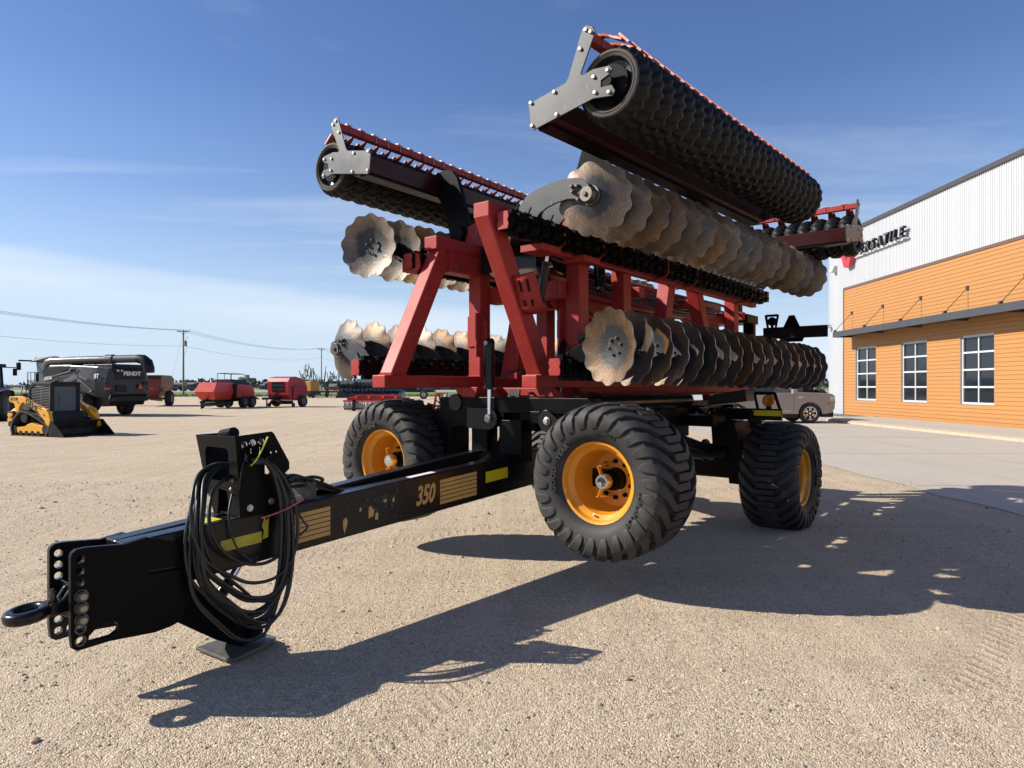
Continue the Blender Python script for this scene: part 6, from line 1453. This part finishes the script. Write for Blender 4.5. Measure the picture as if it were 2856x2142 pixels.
mb = MB(); mb.span((-420, 206, -.14), (220, 300, -.03)); tag(mb.build('road', 'road'), 'grey road beyond the grass', 'road', kind='structure')
mb = MB(); mb.add([(-2500, 301, -.02), (2500, 301, -.02), (2500, 5000, -.02), (-2500, 5000, -.02)], [(0, 1, 2, 3)]); tag(mb.build('field', 'field'), 'flat green fields to the horizon', 'field', kind='structure')
# far buildings
M['fgrey'] = paint('far_grey', (.13, .135, .14), .7); M['fdark'] = paint('far_dark', (.045, .05, .055), .7); M['flight'] = paint('far_light', (.40, .40, .38), .7); M['fred'] = paint('far_red', (.30, .05, .04), .7); M['conc2'] = paint('silo_concrete', (.30, .29, .27), .8)
def shed(px0, px1, topy, Y, mat, roof, label, dep=14):
    a, b = at(px0, Y), at(px1, Y); w = b[0] - a[0]; h = (835 - topy) / 1475 * Y + 1.55
    o = empty('far_building', ((a[0] + b[0]) / 2, Y, -.05), 90, label=label, cat='building', group='low buildings along the horizon')
    mb = MB(); mb.span((-w / 2, 0, 0), (w / 2, dep, h * .68)); mb.build('wall', mat, o)
    mb = MB(); mb.prism([(-w / 2 - .3, -.4, h * .68), (-w / 2 - .3, dep + .4, h * .68), (-w / 2 - .3, dep / 2, h)], (w + .6, 0, 0)); mb.build('roof', roof, o)
    mb = MB(); k = max(1, int(w / 7))
    for i in range(k): x = -w / 2 + w * (i + .5) / k; mb.span((x - min(1.8, w / k * .3), -.06, 0), (x + min(1.8, w / k * .3), -.01, h * .45))
    mb.build('door', 'fdark' if mat != 'fdark' else 'fgrey', o)
for a in ((368, 414, 825.5, 420, 'fdark', 'fgrey', 'low dark far building behind the nearest pole'), (418, 446, 829, 500, 'flight', 'fgrey', 'small pale far building left of the square baler'), (497, 522, 828, 430, 'fgrey', 'fdark', 'grey far building behind the square baler'), (560, 585, 828, 380, 'fgrey', 'fgrey', 'wide grey far shed left of the crimson baler'),
          (572, 600, 821, 330, 'fdark', 'fgrey', 'dark far barn hidden partly by the crimson baler'), (630, 655, 821, 340, 'fgrey', 'fdark', 'grey far barn right of the crimson baler'), (640, 668, 826, 260, 'flight', 'fred', 'pale far building with a red roof line'), (656, 672, 819, 420, 'fdark', 'fgrey', 'dark gabled far barn by the farther pole'),
          (700, 760, 822, 300, 'fdark', 'fdark', 'long dark far shed behind the sign board'), (765, 800, 818, 310, 'fgrey', 'fdark', 'grey gabled far shed above the dark header'), (810, 1000, 823, 320, 'fgrey', 'fgrey', 'long grey far shed behind the harrow'), (60, 140, 829, 520, 'fdark', 'fdark', 'dark far building at the left behind the loader')): shed(*a)
el_ = empty('grain_elevator', (at(527, 900)[0], 900, -.05), 90, label='grey concrete grain elevator towers far on the horizon', cat='grain elevator')
mb = MB(); mb.cyl((-4, 0, 0), (-4, 0, 13), 4.2, n=16); mb.cyl((4, 0, 0), (4, 0, 17), 3.2, n=16); mb.span((6, -3, 0), (15, 5, 10)); mb.build('silo', 'conc2', el_); mb = MB(); mb.prism([(6, -3.3, 10), (6, 5.3, 10), (6, 1, 13)], (9, 0, 0)); mb.cyl((-4, 0, 13), (-4, 0, 14.5), 4.3, .6, 16); mb.build('roof', 'fgrey', el_)
# far parked trucks
for px, lb_ in ((388, 'dark far truck parked near the road, left one'), (404, 'dark far truck parked near the road, right one')):
    o = empty('far_truck', at(px, 240, .1), 90, label=lb_, cat='truck', group='far trucks near the road'); mb = MB(); mb.span((-2.6, -1, .6), (2.6, 1, 1.3)); mb.span((-.4, -.95, 1.3), (1.5, .95, 2.0)); mb.build('body', 'fdark', o, bevel=.1); mb = MB()
    for x in (-1.7, 1.7): mb.cyl((x, -1.02, .45), (x, 1.02, .45), .42, n=12)
    mb.build('wheel', 'tyrefar', o)
# far tree belt: one mass of leaf clumps on the horizon
def leafmat():
    m, nt, bs = new_mat('far_leaves'); co = objco(nt); n1 = noise(nt, co, .08, 5, .7); nt.links.new(mix(nt, n1, (.035, .055, .03), (.075, .095, .05)), bs.inputs['Base Color']); bs.inputs['Roughness'].default_value = .9; return m
M['leaf'] = leafmat(); random.seed(23); mb = MB()
for k in range(1700):
    Y = random.choice((480, 620, 760, 1000, 1300)); x = random.uniform(-.95, .95) * Y; hh = (3 + 5 * random.random()) * (1 + .5 * math.sin(x * .013 + Y)) * (Y / 800)
    for j in range(9):
        r = hh * random.uniform(.18, .36); cx, cz, cy = x + random.gauss(0, hh * .45), random.uniform(.2, .85) * hh, Y + random.uniform(-4, 4)
        P = [(cx + r * random.uniform(-1, 1), cy + r * random.uniform(-1, 1), cz + r * random.uniform(-1, 1)) for _ in range(4)]
        mb.add(P, [(0, 1, 2), (0, 2, 3), (0, 1, 3), (1, 2, 3)])
tag(mb.build('tree_belt', 'leaf'), 'distant belt of trees along the flat horizon', 'trees', kind='stuff')
